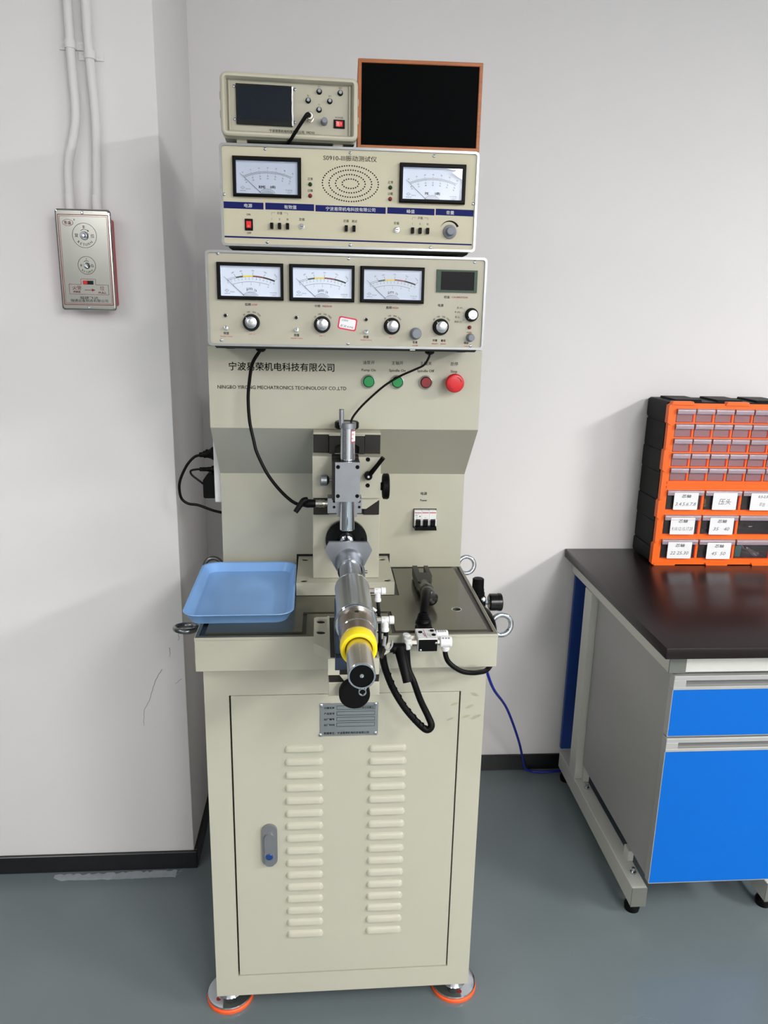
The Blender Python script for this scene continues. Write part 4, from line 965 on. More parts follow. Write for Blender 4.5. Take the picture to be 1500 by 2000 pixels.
for s_, x, z, w in (('电源', 52.6, 75.2, 15.5), ('有效值', 134.2, 74.8, 24), ('宁波易荣机电科技有限公司', 252, 74.0, 97), ('峰值', 370.6, 73.6, 15.5), ('音量', 449.4, 73.6, 15.5)): wht.text(s_, x, z, 7.6, Y2, w=w, bold=0.018)
wht.build('white_lettering', INKW, B)
ink.text('S0910-Ⅲ振动测试仪', 250.2, 166.2, 11.0, YP, w=103.5, bold=0.004)
for x, z in ((173.1, 117.3), (329.4, 116.1)):
    led(B, x, z, GREENL, 'dark green lens', 3.1, BLACK); led(B, x, z - 20.8, REDL, 'dark red lens', 3.1, BLACK)
    ink.text('正常', x, z + 9.8, 5.4, YP, bold=0.008); ink.text('过载', x, z - 11.2, 5.4, YP, bold=0.008)
rocker(B, 45.4, 61.0, 29.5, 51.0); ink.text('ON', 52.7, 59.0, 5.0, YP, bold=0.02); ink.text('OFF', 53.2, 24.8, 5.0, YP, bold=0.02)
def pushkeys(xs, z):
    for x in xs:
        MB(0.001).box(x - 3.0, x + 3.0, -8, 0, z - 5.6, z + 5.6, 0.6).build('push_key', BLACK, B)
pushkeys((98.0, 113.2, 128.6), 39.0); pushkeys((243.9 - 15.0, 243.9 + 0.0), 38.1) if False else pushkeys((243.7, 259.0), 38.2); pushkeys((375.1, 390.1, 405.2), 37.7)
for xs, z in (((97.9, 113.2, 128.7), 52.0), ((375.0, 390.0, 405.1), 50.8)):
    for s_, x in zip(('Ⅰ', 'Ⅱ', 'Ⅲ'), xs): ink.text(s_, x, z, 5.2, YP)
    ink.text('示值', xs[1], z + 11.2, 5.4, YP, bold=0.006)
    for s in (-1, 1): ink.line(xs[1] + s * 15.4, z + 7.5, xs[1] + s * 15.4, z + 11.8, 0.4, YP); ink.line(xs[1] + s * 15.4, z + 11.8, xs[1] + s * 8.2, z + 11.8, 0.4, YP)
for x, z in ((156.5, 52.8), (342.9, 51.1), (243.2, 52.4)): ink.text('定值', x, z, 5.6, YP, bold=0.006)
ink.text('测试', 259.5, 52.2, 5.6, YP, bold=0.006)
for x, z in ((156.4, 39.4), (343.9, 38.3)):
    o = MB(0.001).lathe((x, 0, z), (0, -1, 0), [(0, 5.2), (2.5, 5.2), (2.6, 3.9), (6, 3.9), (6.6, 3.4)], 24).build('trim_potentiometer', WHITEP if False else CHROME, B)
    MB(0.001).box(x - 2.6, x + 2.6, -6.9, -6.3, z - 0.5, z + 0.5).build('screw_slot', BLACK, o)
gk = MB(0.001).lathe((449.8, 0, 37.6), (0, -1, 0), [(0, 13.2), (3, 13.4), (5, 12.8), (6, 8.4), (17, 7.6), (18, 6.6)], 40).build('volume_knob', GREYP, B)
v = []; n = 26
for i in range(n + 1):
    a = PI * (0.88 - 0.72 * i / n); t = i / n; rO = 20.0 + 0.6 * t; rI = rO - 0.3 - 4.2 * t
    v += [(449.6 + rI * math.cos(a), YP, 38.6 + rI * math.sin(a)), (449.6 + rO * math.cos(a), YP, 38.6 + rO * math.sin(a))]
ink.add(v, [(2 * i, 2 * i + 2, 2 * i + 3, 2 * i + 1) for i in range(n)])
ink.build('black_lettering', INK, B)
dots = MB(0.001)
for rx, rz, n in ((54.6, 32.4, 58), (41.6, 24.6, 44), (28.9, 16.6, 30), (16.2, 8.6, 17)):
    # equal spacing along the ellipse
    pts = []; acc = [0]; N = 720
    pe = [(rx * math.cos(2 * PI * i / N), rz * math.sin(2 * PI * i / N)) for i in range(N + 1)]
    for i in range(N): acc.append(acc[-1] + math.hypot(pe[i + 1][0] - pe[i][0], pe[i + 1][1] - pe[i][1]))
    j = 0
    for k in range(n):
        s_ = acc[-1] * k / n
        while acc[j + 1] < s_: j += 1
        dots.disc(251.2 + pe[j][0], 120.8 + pe[j][1], 1.45, YP, 9)
dots.build('grille_holes', DARKIN, B)['kind'] = 'stuff'
screws(B, [(87.1, 177.6), (250.2, 176.0), (413.4, 175.8), (6.9, 94.4), (494.6, 91.4), (88.3, 8.7), (251.6, 7.6), (412.8, 7.3)])

# ---- C: small scope with a colour screen
S = thing('small_oscilloscope', 'small beige oscilloscope with a dark screen on top of the stack', 'instrument', (0, 0, 0), 0.0409, (-0.2399, 0.1674, 1.9015))
W, H = 256.6, 104.6
fb = MB(0.001)
sh = [(0, 12, -4), (-1.5, 0, -14), (0, -1, -16), (8, -9.5, -16), (10, -8.5, -14)]
loops = []
for ins, y in ((0, 30), (-0.5, -8), (1.0, -12), (4.0, -14), (7.5, -14), (10.5, -8), (11.0, 0)):
    loops.append([(x, y, z) for x, z in rr(ins, W - ins, ins - 3, H - ins + 2, max(12 - ins, 1.5), 6)])
n = len(loops[0])
fb.add([p for l in loops for p in l], [(i * n + k, i * n + (k + 1) % n, (i + 1) * n + (k + 1) % n, (i + 1) * n + k) for i in range(len(loops) - 1) for k in range(n)])
bez = fb.build('front_bezel', PLASB, S)
MB(0.001).prism(rr(10.5, W - 10.5, 7, H - 8.5, 1.5), 'xz', 0, 2).build('front_panel', PANELA, S)
for x in (14.5, W - 16.5): MB(0.001).box(x, x + 2.0, -6, 0, 8, H - 10, 0.5).build('panel_rib', PLASB, S)
cs = MB(0.001).prism(rr(3, W - 3, 1, H - 1, 10), 'xz', 28, 250)
cs.box(4, W - 4, 0, 240, -4.5, 3, 2)
cs.build('case', PLASB, S)
for x in (26, 210):
    for y in (8, 215): MB(0.001).box(x, x + 20, y, y + 18, -11, -3, 1.5).build('case_foot', PLASB, S)
for z in (62, 30): MB(0.001).box(-2.2, 0.5, -4, 12, z, z + 12, 0.5).build('side_latch', PLASB, S); MB(0.001).box(W - 0.5, W + 2.2, -4, 12, z, z + 12, 0.5).build('side_latch', PLASB, S)
scr = MB(0.001).box(27.8, 133.4, -4.5, 0.5, 19.7, 89.4, 0.6).build('screen', SCREENF, S, label='black glossy screen')
MB(0.001).add([(32, -4.7, 29.0), (128.7, -4.7, 29.0), (128.7, -4.7, 85.6), (32, -4.7, 85.6)], [(0, 1, 2, 3)]).build('screen_area', SCREEN, scr)
fm = MB(0.001)
ed = [(133.0, -4.9, 20)]
zz = 20
L1 = []; L2 = []
for i in range(13):
    z = 21 + i * 5.6; L1.append((132.0 + random.uniform(-0.6, 0.2), -4.8, z)); L2.append((134.4 + random.uniform(-0.4, 0.9), -4.2 + random.uniform(-1.2, 0.3), z))
fm.add(L1 + L2, [(i, i + 1, 14 + i, 13 + i) for i in range(12)]); fm.build('screen_film_edge', FILM, scr)
screws(S, [(24.2, 84.6), (137.9, 84.9), (24.0, 28.6), (137.5, 28.3)])
for x, z in ((183.8, 83.5), (162.9, 67.3), (203.7, 68.0), (183.4, 52.2), (223.7, 83.1)):
    o = MB(0.001).lathe((x, 0, z), (0, -1, 0), [(0, 5.2), (2.5, 5.0), (3.2, 4.2)], 22).build('round_button', BLACK, S)
    MB(0.001).lathe((x, -1, z), (0, -1, 0), [(0, 3.6), (5.5, 3.6), (6.4, 2.8)], 20).build('button_top', CHROME, o)
ink = MB(0.001)
for s_, x, z in (('Y+', 183.8, 92.0), ('X-', 162.9, 76.0), ('X+', 203.9, 77.0), ('Y-', 183.4, 61.0), ('SET', 224.0, 91.6), ('POWER', 222.0, 40.4)): ink.text(s_, x, z, 4.4, YP)
ink.text('宁波易荣机电科技有限公司  YRD50', 131.8, 11.9, 5.6, YP, w=86, bold=0.012)
ink.build('black_lettering', INK, S)
o = MB(0.001).lathe((165.4, 0, 36.5), (0, -1, 0), [(0, 7.6), (2, 7.6), (2.1, 6.2), (12, 6.2), (12.1, 7.2), (22, 7.2), (23, 6.0)], 28).build('signal_socket', NICKEL, S)
grey_knob(S, 193.2, 31.5, 6.6, 'scope_knob', 16)
rocker(S, 211.2, 232.6, 21.4, 36.6, False)

# ---- D: speaker box
D = thing('speaker_box', 'brown wooden speaker box with black grille cloth on top of the stack', 'speaker', (0, 0, 0), -0.0298, (0.0169, 0.1794, 1.8905))
W, H = 239.0, 156.5
b = MB(0.001)
for a in ((0, W, 0, 6.5), (0, W, H - 7, H)): b.box(a[0], a[1], 0, 150, a[2], a[3], 1)
for a in ((0, 7), (W - 7, W)): b.box(a[0], a[1], 0.3, 150, 3, H - 3, 1)
b.box(6, W - 6, 140, 149, 5, H - 5)
b.build('cabinet', WOOD, D)
MB(0.001).box(6.2, W - 6.2, 2.0, 14, 5.8, H - 6.2, 2.5, 2).build('grille', CLOTH, D)

# ------------------------------------------------------------------ cables of the machine
cab = MB().tube([(-0.1775, 0.195, 1.5090), (-0.1800, 0.195, 1.5000), (-0.1960, 0.200, 1.4730), (-0.2045, 0.205, 1.4260), (-0.2065, 0.205, 1.3950), (-0.2040, 0.202, 1.3520), (-0.1965, 0.198, 1.3150), (-0.1895, 0.192, 1.2880), (-0.1680, 0.182, 1.2450), (-0.1420, 0.172, 1.2120), (-0.1165, 0.158, 1.1910), (-0.0980, 0.145, 1.1855), (-0.0840, 0.137, 1.1885)], 0.0036, 12)
sc = thing('sensor_cable', 'black cable hanging at left from the lower meter to the pickup', 'cable', (-0.1775, 0.195, 1.185))
cab.build('cord', CABLE, sc)
b = MB().lathe((-0.0645, 0.136, 1.1905), (-1, 0, 0), [(0, 0.0078), (0.004, 0.0088), (0.018, 0.0092), (0.024, 0.0075)], 20)
b.tube([(-0.078, 0.136, 1.1905), (-0.086, 0.137, 1.1905), (-0.096, 0.140, 1.1870)], [0.0090, 0.0080, 0.0045], 14)
b.tube([(-0.082, 0.130, 1.2000), (-0.090, 0.126, 1.1985), (-0.098, 0.122, 1.1880), (-0.1065, 0.118, 1.1760)], [0.0060, 0.0065, 0.0058, 0.0052], 12)
b.build('cable_plug', BLACK, sc)
MB().lathe((-0.1772, 0.195, 1.5070), (0, 0, -1), [(0, 0.0110), (0.004, 0.0105), (0.008, 0.0060)], 18).build('cable_gland', BLACK, sc)
s2 = thing('tube_cable', 'thin black cable crossing the push buttons to the chrome tube', 'cable', (0.166, 0.150, 1.36))
b = MB().tube([(0.1700, 0.160, 1.5060), (0.1690, 0.160, 1.4960), (0.1590, 0.158, 1.4800), (0.1400, 0.155, 1.4705), (0.1095, 0.152, 1.4570), (0.0790, 0.146, 1.4390), (0.0540, 0.138, 1.4190), (0.0290, 0.130, 1.3960), (0.0120, 0.121, 1.3760), (0.0075, 0.1155, 1.3640)], 0.0023, 10)
b.build('cord', CABLE, s2)
MB().lathe((0.1700, 0.160, 1.5078), (0, 0, -1), [(0, 0.0100), (0.004, 0.0095), (0.007, 0.0050)], 18).build('cable_gland', BLACK, s2)
s3 = thing('scope_cable', 'short black cable from the small oscilloscope down behind the stack', 'cable', (-0.09, 0.15, 1.89))
pS = lambda x, y, z: rotz((x * 0.001, y * 0.001, z * 0.001), 0.0409) + Vector((-0.2399, 0.1674, 1.9015))
MB().tube([pS(163.5, -22, 36.8), pS(160, -30, 36), pS(152, -28, 26), pS(140, -20, 10), pS(129, -9, -4), pS(124, 4, -8.2), pS(120, 30, -8.4)], [0.0048, 0.0040, 0.0034, 0.0033, 0.0033, 0.0033, 0.0033], 12).build('cord', CABLE, s3)

# white socket strip on the left side of the machine, plugs and leads
wb = thing('socket_strip', 'white upright socket strip on the left flank of the machine', 'socket strip', (-0.302, 0.44, 1.128))
MB().box(-0.3105, -0.2932, 0.398, 0.470, 1.128, 1.345, 0.002).build('strip_housing', WHITEP, wb)
MB().box(-0.3112, -0.3100, 0.405, 0.463, 1.135, 1.340, 0.0004).build('socket_face', WHITEP, wb)
pc = thing('power_cord', 'black power cord with a moulded plug in the white socket strip', 'power cord', (-0.33, 0.435, 1.2))
b = MB().lathe((-0.3112, 0.434, 1.2425), (-1, 0, -0.10), [(0, 0.0165), (0.006, 0.0165), (0.012, 0.0120), (0.020, 0.0090), (0.028, 0.0088), (0.029, 0.0068), (0.038, 0.0058)], 22)
b.box(-0.3345, -0.3275, 0.4290, 0.4390, 1.2440, 1.2525, 0.002)
b.build('plug', BLACK, pc)
MB().tube([(-0.3470, 0.434, 1.2385), (-0.3620, 0.432, 1.2330), (-0.3800, 0.430, 1.2130), (-0.3960, 0.428, 1.1800), (-0.4000, 0.427, 1.1550), (-0.3955, 0.428, 1.1300), (-0.3800, 0.430, 1.1170), (-0.3570, 0.435, 1.1120), (-0.3250, 0.440, 1.0980), (-0.2990, 0.445, 1.0900), (-0.288, 0.447, 1.0890)], 0.0034, 12).build('cord', CABLE, pc)
ad = thing('plug_adapter', 'black block power adapter below the power plug', 'power adapter', (-0.325, 0.435, 1.13))
b = MB().prism([(-0.3112, 1.1350), (-0.3375, 1.1350), (-0.3400, 1.1380), (-0.3400, 1.1800), (-0.3300, 1.1940), (-0.3112, 1.1940)], 'xz', 0.412, 0.458)
b.build('adapter_body', BLACK, ad)
b = MB().lathe((-0.3112, 0.434, 1.2030), (-1, 0, 0), [(0, 0.0105), (0.010, 0.0085), (0.0105, 0.0062), (0.020, 0.0058), (0.0205, 0.0052), (0.0385, 0.0050)], 20); b.build('adapter_plug', BLACK, ad)
MB().tube([(-0.3490, 0.434, 1.2030), (-0.3600, 0.433, 1.2025), (-0.3715, 0.432, 1.1990), (-0.3690, 0.432, 1.1890), (-0.3560, 0.433, 1.1775), (-0.3400, 0.435, 1.1640)], 0.0026, 10).build('adapter_cord', CABLE, ad)

# blue hose from the regulator to the floor
bh = MB().tube([(0.3175, 0.252, 0.864), (0.3290, 0.264, 0.800), (0.3640, 0.310, 0.7120), (0.4140, 0.420, 0.6000), (0.5030, 0.600, 0.4410), (0.5890, 0.750, 0.2450), (0.6400, 0.850, 0.1050), (0.6640, 0.900, 0.0380), (0.6950, 0.928, 0.0060), (0.7350, 0.922, 0.0045), (0.7900, 0.926, 0.0045), (0.90, 0.932, 0.0045), (1.00, 0.932, 0.0045)], 0.0040, 12)
o = bh.build('air_hose', BLUEH); tag(o, 'blue air hose hanging from the machine down to the floor by the bench', 'hose')

# ------------------------------------------------------------------ blue tray
TA = 0.012
tr_ = thing('plastic_tray', 'blue plastic tray resting on the left of the machine table', 'tray', (-0.2225, 0.186, ZT), 0.0)
def tray():
    b = MB(); cx, cy = -0.2225, 0.186
    prof = [(0.0985, 0.156, 0.0003, 0.026), (0.1095, 0.167, 0.0200, 0.031), (0.1115, 0.169, 0.0210, 0.033), (0.1125, 0.170, 0.0222, 0.034), (0.1120, 0.1695, 0.0236, 0.034), (0.1075, 0.165, 0.0226, 0.031), (0.0975, 0.155, 0.0042, 0.025), (0.0940, 0.151, 0.0028, 0.023)]
    n = None; V = []
    for hx_, hy_, z, r in prof:
        l = [(cx + x, cy + y, ZT + z) for x, y in rr(-hx_, hx_, -hy_, hy_, r, 8)]
        l = [tuple(rotz((p[0] - cx, p[1] - cy, p[2]), TA) + Vector((cx, cy, 0))) for p in l]
        n = len(l); V += l
    F = [(i * n + k, i * n + (k + 1) % n, (i + 1) * n + (k + 1) % n, (i + 1) * n + k) for i in range(len(prof) - 1) for k in range(n)]
    F += [tuple(range(n - 1, -1, -1)), tuple((len(prof) - 1) * n + k for k in range(n))]
    return b.add(V, F)
tray().build('tray_body', BLUET, tr_, ang=40)

# ------------------------------------------------------------------ fire alarm and its conduits (room frame)
XP0, XP1, ZP0, ZP1, YA = -0.6605, -0.5365, 1.5745, 1.7975, YC - 0.0450
al = thing('fire_alarm_pull_box', 'polished steel fire alarm pull box with red back box on the pier', 'fire alarm', (-0.5985, YC, 1.5745), AR)
MB().box(-0.6545, -0.5400, YA + 0.004, YC, 1.5860, 1.7800, 0.004, 2).build('back_box', REDBOX, al, label='red back box')
fp = MB()
L = []
for ins, y in ((0, YA + 0.006), (0, YA + 0.003), (0.0015, YA + 0.0008), (0.004, YA)): L.append([(x, y, z) for x, z in rr(XP0 + ins, XP1 - ins, ZP0 + ins, ZP1 - ins, 0.007 - ins * 0.5, 5)])
n = len(L[0]); fp.add([p for l in L for p in l], [(i * n + k, i * n + (k + 1) % n, (i + 1) * n + (k + 1) % n, (i + 1) * n + k) for i in range(3) for k in range(n)] + [tuple(3 * n + k for k in range(n)), tuple(range(n - 1, -1, -1))])
front = fp.build('front_plate', MIRROR, al, ang=12)
YI = YA - 0.0003
rd = MB(); bk_ = MB()
def rect(mb, x0, x1, z0, z1, w):
    for a in ((x0, z0, x1, z0), (x1, z0, x1, z1), (x1, z1, x0, z1), (x0, z1, x0, z0)): mb.line(*a, w, YI)
rect(rd, -0.6535, -0.5418, 1.5872, 1.7848, 0.0016); rect(rd, -0.6500, -0.5450, 1.5905, 1.7815, 0.0007)
for k in range(1): 
    v = []
    for i in range(33):
        a = 2 * PI * i / 32; v += [(-0.6321 + 0.0122 * math.cos(a), YI, 1.7673 + 0.0073 * math.sin(a)), (-0.6321 + 0.0113 * math.cos(a), YI, 1.7673 + 0.0065 * math.sin(a))]
    rd.add(v, [(2 * i, 2 * i + 2, 2 * i + 3, 2 * i + 1) for i in range(32)])
rd.text('东金', -0.6321, 1.7673, 0.0085, YI, bold=0.02); bk_.text('®', -0.6175, 1.7738, 0.0050, YI)
for x, z, r in ((-0.5968, 1.7405, 0.0268), (-0.5965, 1.6752, 0.0197)): bk_.arc(x, z, r, 0, 2 * PI, 0.0008, YI, 40)
rd.text('Ⅱ', -0.5976, 1.7590, 0.0085, YI, bold=0.03); rd.text('Ⅰ', -0.5968, 1.6893, 0.0060, YI, bold=0.02)
bk_.arc(-0.5968, 1.7420, 0.0118, PI * 0.74, PI * 0.28, 0.0009, YI, 14); bk_.add([(-0.5885, YI, 1.7528), (-0.5862, YI, 1.7490), (-0.5900, YI, 1.7496)], [(0, 1, 2)])
bk_.arc(-0.5966, 1.6768, 0.0085, PI * 0.30, PI * 0.74, 0.0009, YI, 12)
bk_.text('复', -0.6146, 1.7405, 0.0090, YI); bk_.text('位', -0.5789, 1.7400, 0.0090, YI); bk_.text('复', -0.6090, 1.6752, 0.0055, YI); bk_.text('位', -0.5845, 1.6750, 0.0075, YI)
for s_, cx_, cz_, r, sz, sp_ in (('RETURN', -0.5968, 1.7405, 0.0200, 0.0078, 0.31), ('RETURN', -0.5965, 1.6752, 0.0150, 0.0056, 0.30)):
    for i, ch_ in enumerate(s_):
        a = -PI / 2 + (i - 2.5) * sp_; bk_.text(ch_, cx_ + r * math.cos(a), cz_ + r * math.sin(a), sz, YI, rot=a + PI / 2)
for a in ((-0.6400, 1.6328, -0.6125, 1.6328), (-0.6125, 1.6328, -0.6125, 1.6448), (-0.6125, 1.6448, -0.5795, 1.6448), (-0.5795, 1.6448, -0.5795, 1.6325), (-0.5795, 1.6325, -0.5508, 1.6325), (-0.5508, 1.6325, -0.5508, 1.6105), (-0.5508, 1.6105, -0.6400, 1.6110), (-0.6400, 1.6110, -0.6400, 1.6328)): rd.line(*a, 0.0008, YI)
rd.text('火警', -0.6225, 1.6248, 0.0100, YI, w=0.0205); rd.text('FIRE', -0.6228, 1.6160, 0.0068, YI, w=0.0155, bold=0.02); rd.text('拉', -0.5655, 1.6250, 0.0105, YI); rd.text('PULL', -0.5655, 1.6150, 0.0065, YI, w=0.0165, bold=0.02)
rd.line(-0.6055, 1.6205, -0.5890, 1.6205, 0.0013, YI); rd.add([(-0.5890, YI, 1.6235), (-0.5805, YI, 1.6205), (-0.5890, YI, 1.6175)], [(0, 1, 2)])
bk_.text('福建飞达', -0.5965, 1.6030, 0.0070, YI, w=0.042); bk_.text('瑞通设备制造有限公司', -0.5965, 1.5965, 0.0070, YI, w=0.085)
rd.build('red_lettering', REDD, al); bk_.build('black_lettering', INK, al)
MB().lathe((-0.5970, YA, 1.7400), (0, -1, 0), [(0, 0.0095), (0.002, 0.0095), (0.003, 0.0085), (0.0025, 0.0050), (0.006, 0.0045), (0.008, 0.003)], 26).build('reset_key', CHROME, al)
MB().lathe((-0.5958, YA, 1.6745), (0, -1, 0), [(0, 0.0070), (0.004, 0.0065), (0.006, 0.0050), (0.0055, 0.0030)], 24).build('reset_key', CHROME, al)
o = MB().box(-0.6075, -0.5845, YA - 0.0006, YA + 0.002, 1.6328, 1.6413).build('slide_slot', DARKIN, al)
MB().box(-0.6075, -0.5970, YA - 0.0035, YA + 0.001, 1.6332, 1.6410, 0.0006).build('slide_tab', RED, al, label='red sliding tab')
b = MB().lathe((0, 0, 0), (0, -1, 0), [(0, 0.0035), (0.0012, 0.0033), (0.0020, 0.0020)], 14)
o0 = b.build('plate_screw', CHROME, al, at=(-0.5985, YA, 1.7895))
c = o0.copy(); C.objects.link(c); c.location = o0.location + Vector((0, 0, -0.2085))
def conduit(nm, pts, clampz, lab, r=0.0098):
    t = thing(nm, lab, 'conduit', (pts[-1][0], YC - 0.013, 1.7975), AR)
    MB().tube([(x, YC - 0.013 if True else 0, z) for x, z in pts], r, 16).build('pipe', WHITEP if False else WALL, t)
    x = clampz[0]; z = clampz[1]; yc = YC - 0.013
    v = []; n = 16; outl = []
    for i in range(n + 1):
        a = PI * i / n; outl.append((x + (r + 0.0022) * math.cos(a), yc - (r + 0.0022) * math.sin(a)))
    out = [(x + 0.027, YC), (x + 0.027, YC - 0.003), (x + r + 0.0022, YC - 0.0045)] + outl + [(x - r - 0.0022, YC - 0.0045), (x - 0.027, YC - 0.003), (x - 0.027, YC)]
    b = MB().prism(out, 'xy', z - 0.0085, z + 0.0085)
    b.build('pipe_clamp', WALL, t)
    b = MB().lathe((x + 0.018, YC - 0.003, z), (0, -1, 0), [(0, 0.004), (0.001, 0.0038), (0.002, 0.002)], 12); b.lathe((x - 0.018, YC - 0.003, z), (0, -1, 0), [(0, 0.004), (0.001, 0.0038), (0.002, 0.002)], 12); b.build('clamp_screw', WALL, t)
    b = MB().lathe((pts[-1][0], yc, 1.7975), (0, 0, 1), [(0, r + 0.0012), (0.034, r + 0.0010), (0.035, r)], 18); b.build('pipe_coupling', WALL, t)
    return t
conduit('conduit_pipe', [(-0.6040, 2.9), (-0.6050, 2.5), (-0.6062, 2.22), (-0.6070, 2.12), (-0.6060, 2.06), (-0.6050, 2.02), (-0.6075, 1.985), (-0.6170, 1.945), (-0.6270, 1.910), (-0.6315, 1.880), (-0.6325, 1.840), (-0.6330, 1.7975)], (-0.6070, 2.140), 'white painted conduit with a kink, left of the two above the alarm')
conduit('conduit_pipe', [(-0.5670, 2.9), (-0.5675, 2.5), (-0.5680, 2.22), (-0.5670, 2.12), (-0.5640, 2.03), (-0.5635, 1.97), (-0.5670, 1.90), (-0.5710, 1.84), (-0.5730, 1.7975)], (-0.5660, 2.121), 'straight white painted conduit, right of the two above the alarm')

# ------------------------------------------------------------------ lab bench (room frame)
ZD, XD, YD = 0.8330, 0.7554, 0.1690
bn = thing('lab_bench', 'long lab bench with black worktop and pale steel frame along the back wall', 'bench', (1.4, 0.56, 0), AR)
MB().box(XD, 2.75, YD, YW - 0.002, ZD - 0.0283, ZD, 0.0022, 2).build('worktop', BENCH, bn, label='black worktop')
def cframe(x0):
    x1 = x0 + 0.042
    f = MB().box(x0, x1, 0.250, 0.915, 0.036, 0.0955, 0.0015).box(x0, x1, 0.748, 0.808, 0.0957, 0.752, 0.0015).box(x0, x1, 0.2005, 0.945, 0.7545, 0.8046, 0.0015)
    o = f.build('leg_frame', FRAMEW, bn)
    for e in ((0.2475, 0.2505, 0.0357, 0.0958), (0.1975, 0.2008, 0.7542, 0.8046)): MB().box(x0 - 0.0003, x1 + 0.0003, *e, 0.001).build('end_cap', ENDC, o)
    for y in (0.283, 0.885): MB().lathe((x0 + 0.021, y, 0), (0, 0, 1), [(0, 0.0195), (0.014, 0.0215), (0.020, 0.0200), (0.030, 0.012), (0.0365, 0.010)], 24).build('levelling_foot', BLACK, o)
    for y in (0.306, 0.695):
        b = MB().cyl((x0 + 0.024, y, 0.0955), (x0 + 0.024, y, 0.101), 0.0085, n=6); b.cyl((x0 + 0.024, y, 0.101), (x0 + 0.024, y, 0.1125), 0.0046, n=12)
        b.build('frame_bolt', CHROME, o)
    MB().box(x1 - 0.0180, x1 + 0.0004, 0.728, 0.7478, 0.0957, 0.150, 0.001).build('corner_bracket', FRAMEW, o); MB().box(x1 - 0.015, x1 + 0.0010, 0.352, 0.385, 0.0957, 0.128, 0.001).build('corner_bracket', FRAMEW, o)
    return o
for x0 in (0.7815, 1.1600, 2.40): cframe(x0)
MB().box(0.8235, 1.1600, 0.2005, 0.2400, 0.7555, 0.8046, 0.0008).build('front_rail', FRAMEW, bn)
MB().box(1.2020, 2.4000, 0.2005, 0.2400, 0.7555, 0.8046, 0.0008).build('front_rail', FRAMEW, bn)
MB().box(0.7880, 2.70, 0.922, 0.938, 0.1000, 0.7540, 0.0008).build('back_panel', BLUEN, bn, label='dark blue back panel')
dc = thing('drawer_cabinet', 'two drawer cabinet with bright blue fronts under the black worktop', 'cabinet', (0.97, 0.47, 0.150), AR)
MB().box(0.8030, 1.1520, 0.2240, 0.7420, 0.1520, 0.7420, 0.0008).build('carcass', LAMG, dc)
def drawer(z0, zh, zt):
    x0, x1 = 0.7985, 1.1540
    o = MB().box(x0 + 0.0012, x1 - 0.0012, 0.2002, 0.2220, z0, zh, 0.0006).build('drawer', BLUED, dc, label='bright blue drawer front')
    e = MB().box(x0, x0 + 0.0014, 0.2000, 0.2222, z0 - 0.0004, zh); e.box(x1 - 0.0014, x1, 0.2000, 0.2222, z0 - 0.0004, zh); e.box(x0, x1, 0.2000, 0.2222, z0 - 0.0014, z0)
    e.build('edge_band', ALUW, o)
    h = MB().box(x0, x1, 0.1985, 0.2222, zt - 0.0125, zt, 0.0010); h.box(x0, x1, 0.1985, 0.2222, zh, zh + 0.0085, 0.0008)
    h.box(x0, x0 + 0.031, 0.1985, 0.2222, zh + 0.0080, zt - 0.0120, 0.0006); h.box(x1 - 0.031, x1, 0.1985, 0.2222, zh + 0.0080, zt - 0.0120, 0.0006)
    h.build('recessed_handle', ALUW, o)
    MB().box(x0 + 0.031, x1 - 0.031, 0.2120, 0.2218, zh + 0.0085, zt - 0.0125).build('handle_recess', HREC, o)
drawer(0.5830, 0.7090, 0.7462); drawer(0.1530, 0.5394, 0.5765)

# ------------------------------------------------------------------ parts organizer on the bench (own frame, mm)
OX, OY = 0.99, 0.785
og = thing('parts_organizer', 'black and orange small parts organizer with clear drawers on the bench', 'organizer', (0, 0, 0), AR - 0.02, tuple(rotz((OX, OY, ZD), AR)))
OW, OH, OD = 382.0, 512.0, 160.0
# black shell with raised ribs and notched back edge
sh_ = MB(0.001)
sh_.box(-6, OW + 2, 14, OD, 6, 12, 1); sh_.box(-6, OW + 2, 14, OD, OH - 8, OH - 1, 1); sh_.box(-8, -2, 14, OD, 6, OH - 2, 1); sh_.box(OW - 2, OW + 4, 14, OD, 6, OH - 2, 1); sh_.box(-6, OW + 2, OD - 6, OD, 6, OH - 2)
for z0, z1, d in ((8, 52, 5), (60, 136, 3), (140, 206, 4.5), (212, 292, 3), (296, 360, 4.5), (364, 446, 3), (456, 508, 5)):
    sh_.prism([(18, z0), (OD - 2, z0 - 4), (OD + d - 2, z0 + 4), (OD + d - 2, z1 - 4), (OD - 2, z1), (18, z1)], 'yz', -8 - d * 0.6, -5); sh_.prism([(18, z0), (OD - 2, z0), (OD - 2, z1), (18, z1)], 'yz', OW + 3, OW + 4 + d * 0.6)
for x0 in (20, 148, 270): sh_.prism([(20, OH - 2), (OD - 12, OH - 2), (OD - 16, OH + 5), (30, OH + 5)], 'yz', x0, x0 + 78)
sh_.build('shell', BOXBLK, og)
# orange front frame
fr = MB(0.001)
holes = []; smalls = []; bigs = []
for r in range(5):
    for c in range(6): smalls.append((13.6 + c * 59.6, 272.2 + (4 - r) * 44.9 - 0.0, 53.6, 41.2))
for r in range(3):
    for c in range(3): bigs.append((12.6 + c * 119.4, (23.4, 102.0, 180.8)[2 - r], 112.2, 62.6))
for x, z, w, h in smalls + bigs: holes.append([(x, z), (x + w, z), (x + w, z + h), (x, z + h)])
fr.prism([(0, 2), (OW - 4, 2), (OW - 4, OH - 4), (0, OH - 4)], 'xz', 0, 14, holes)
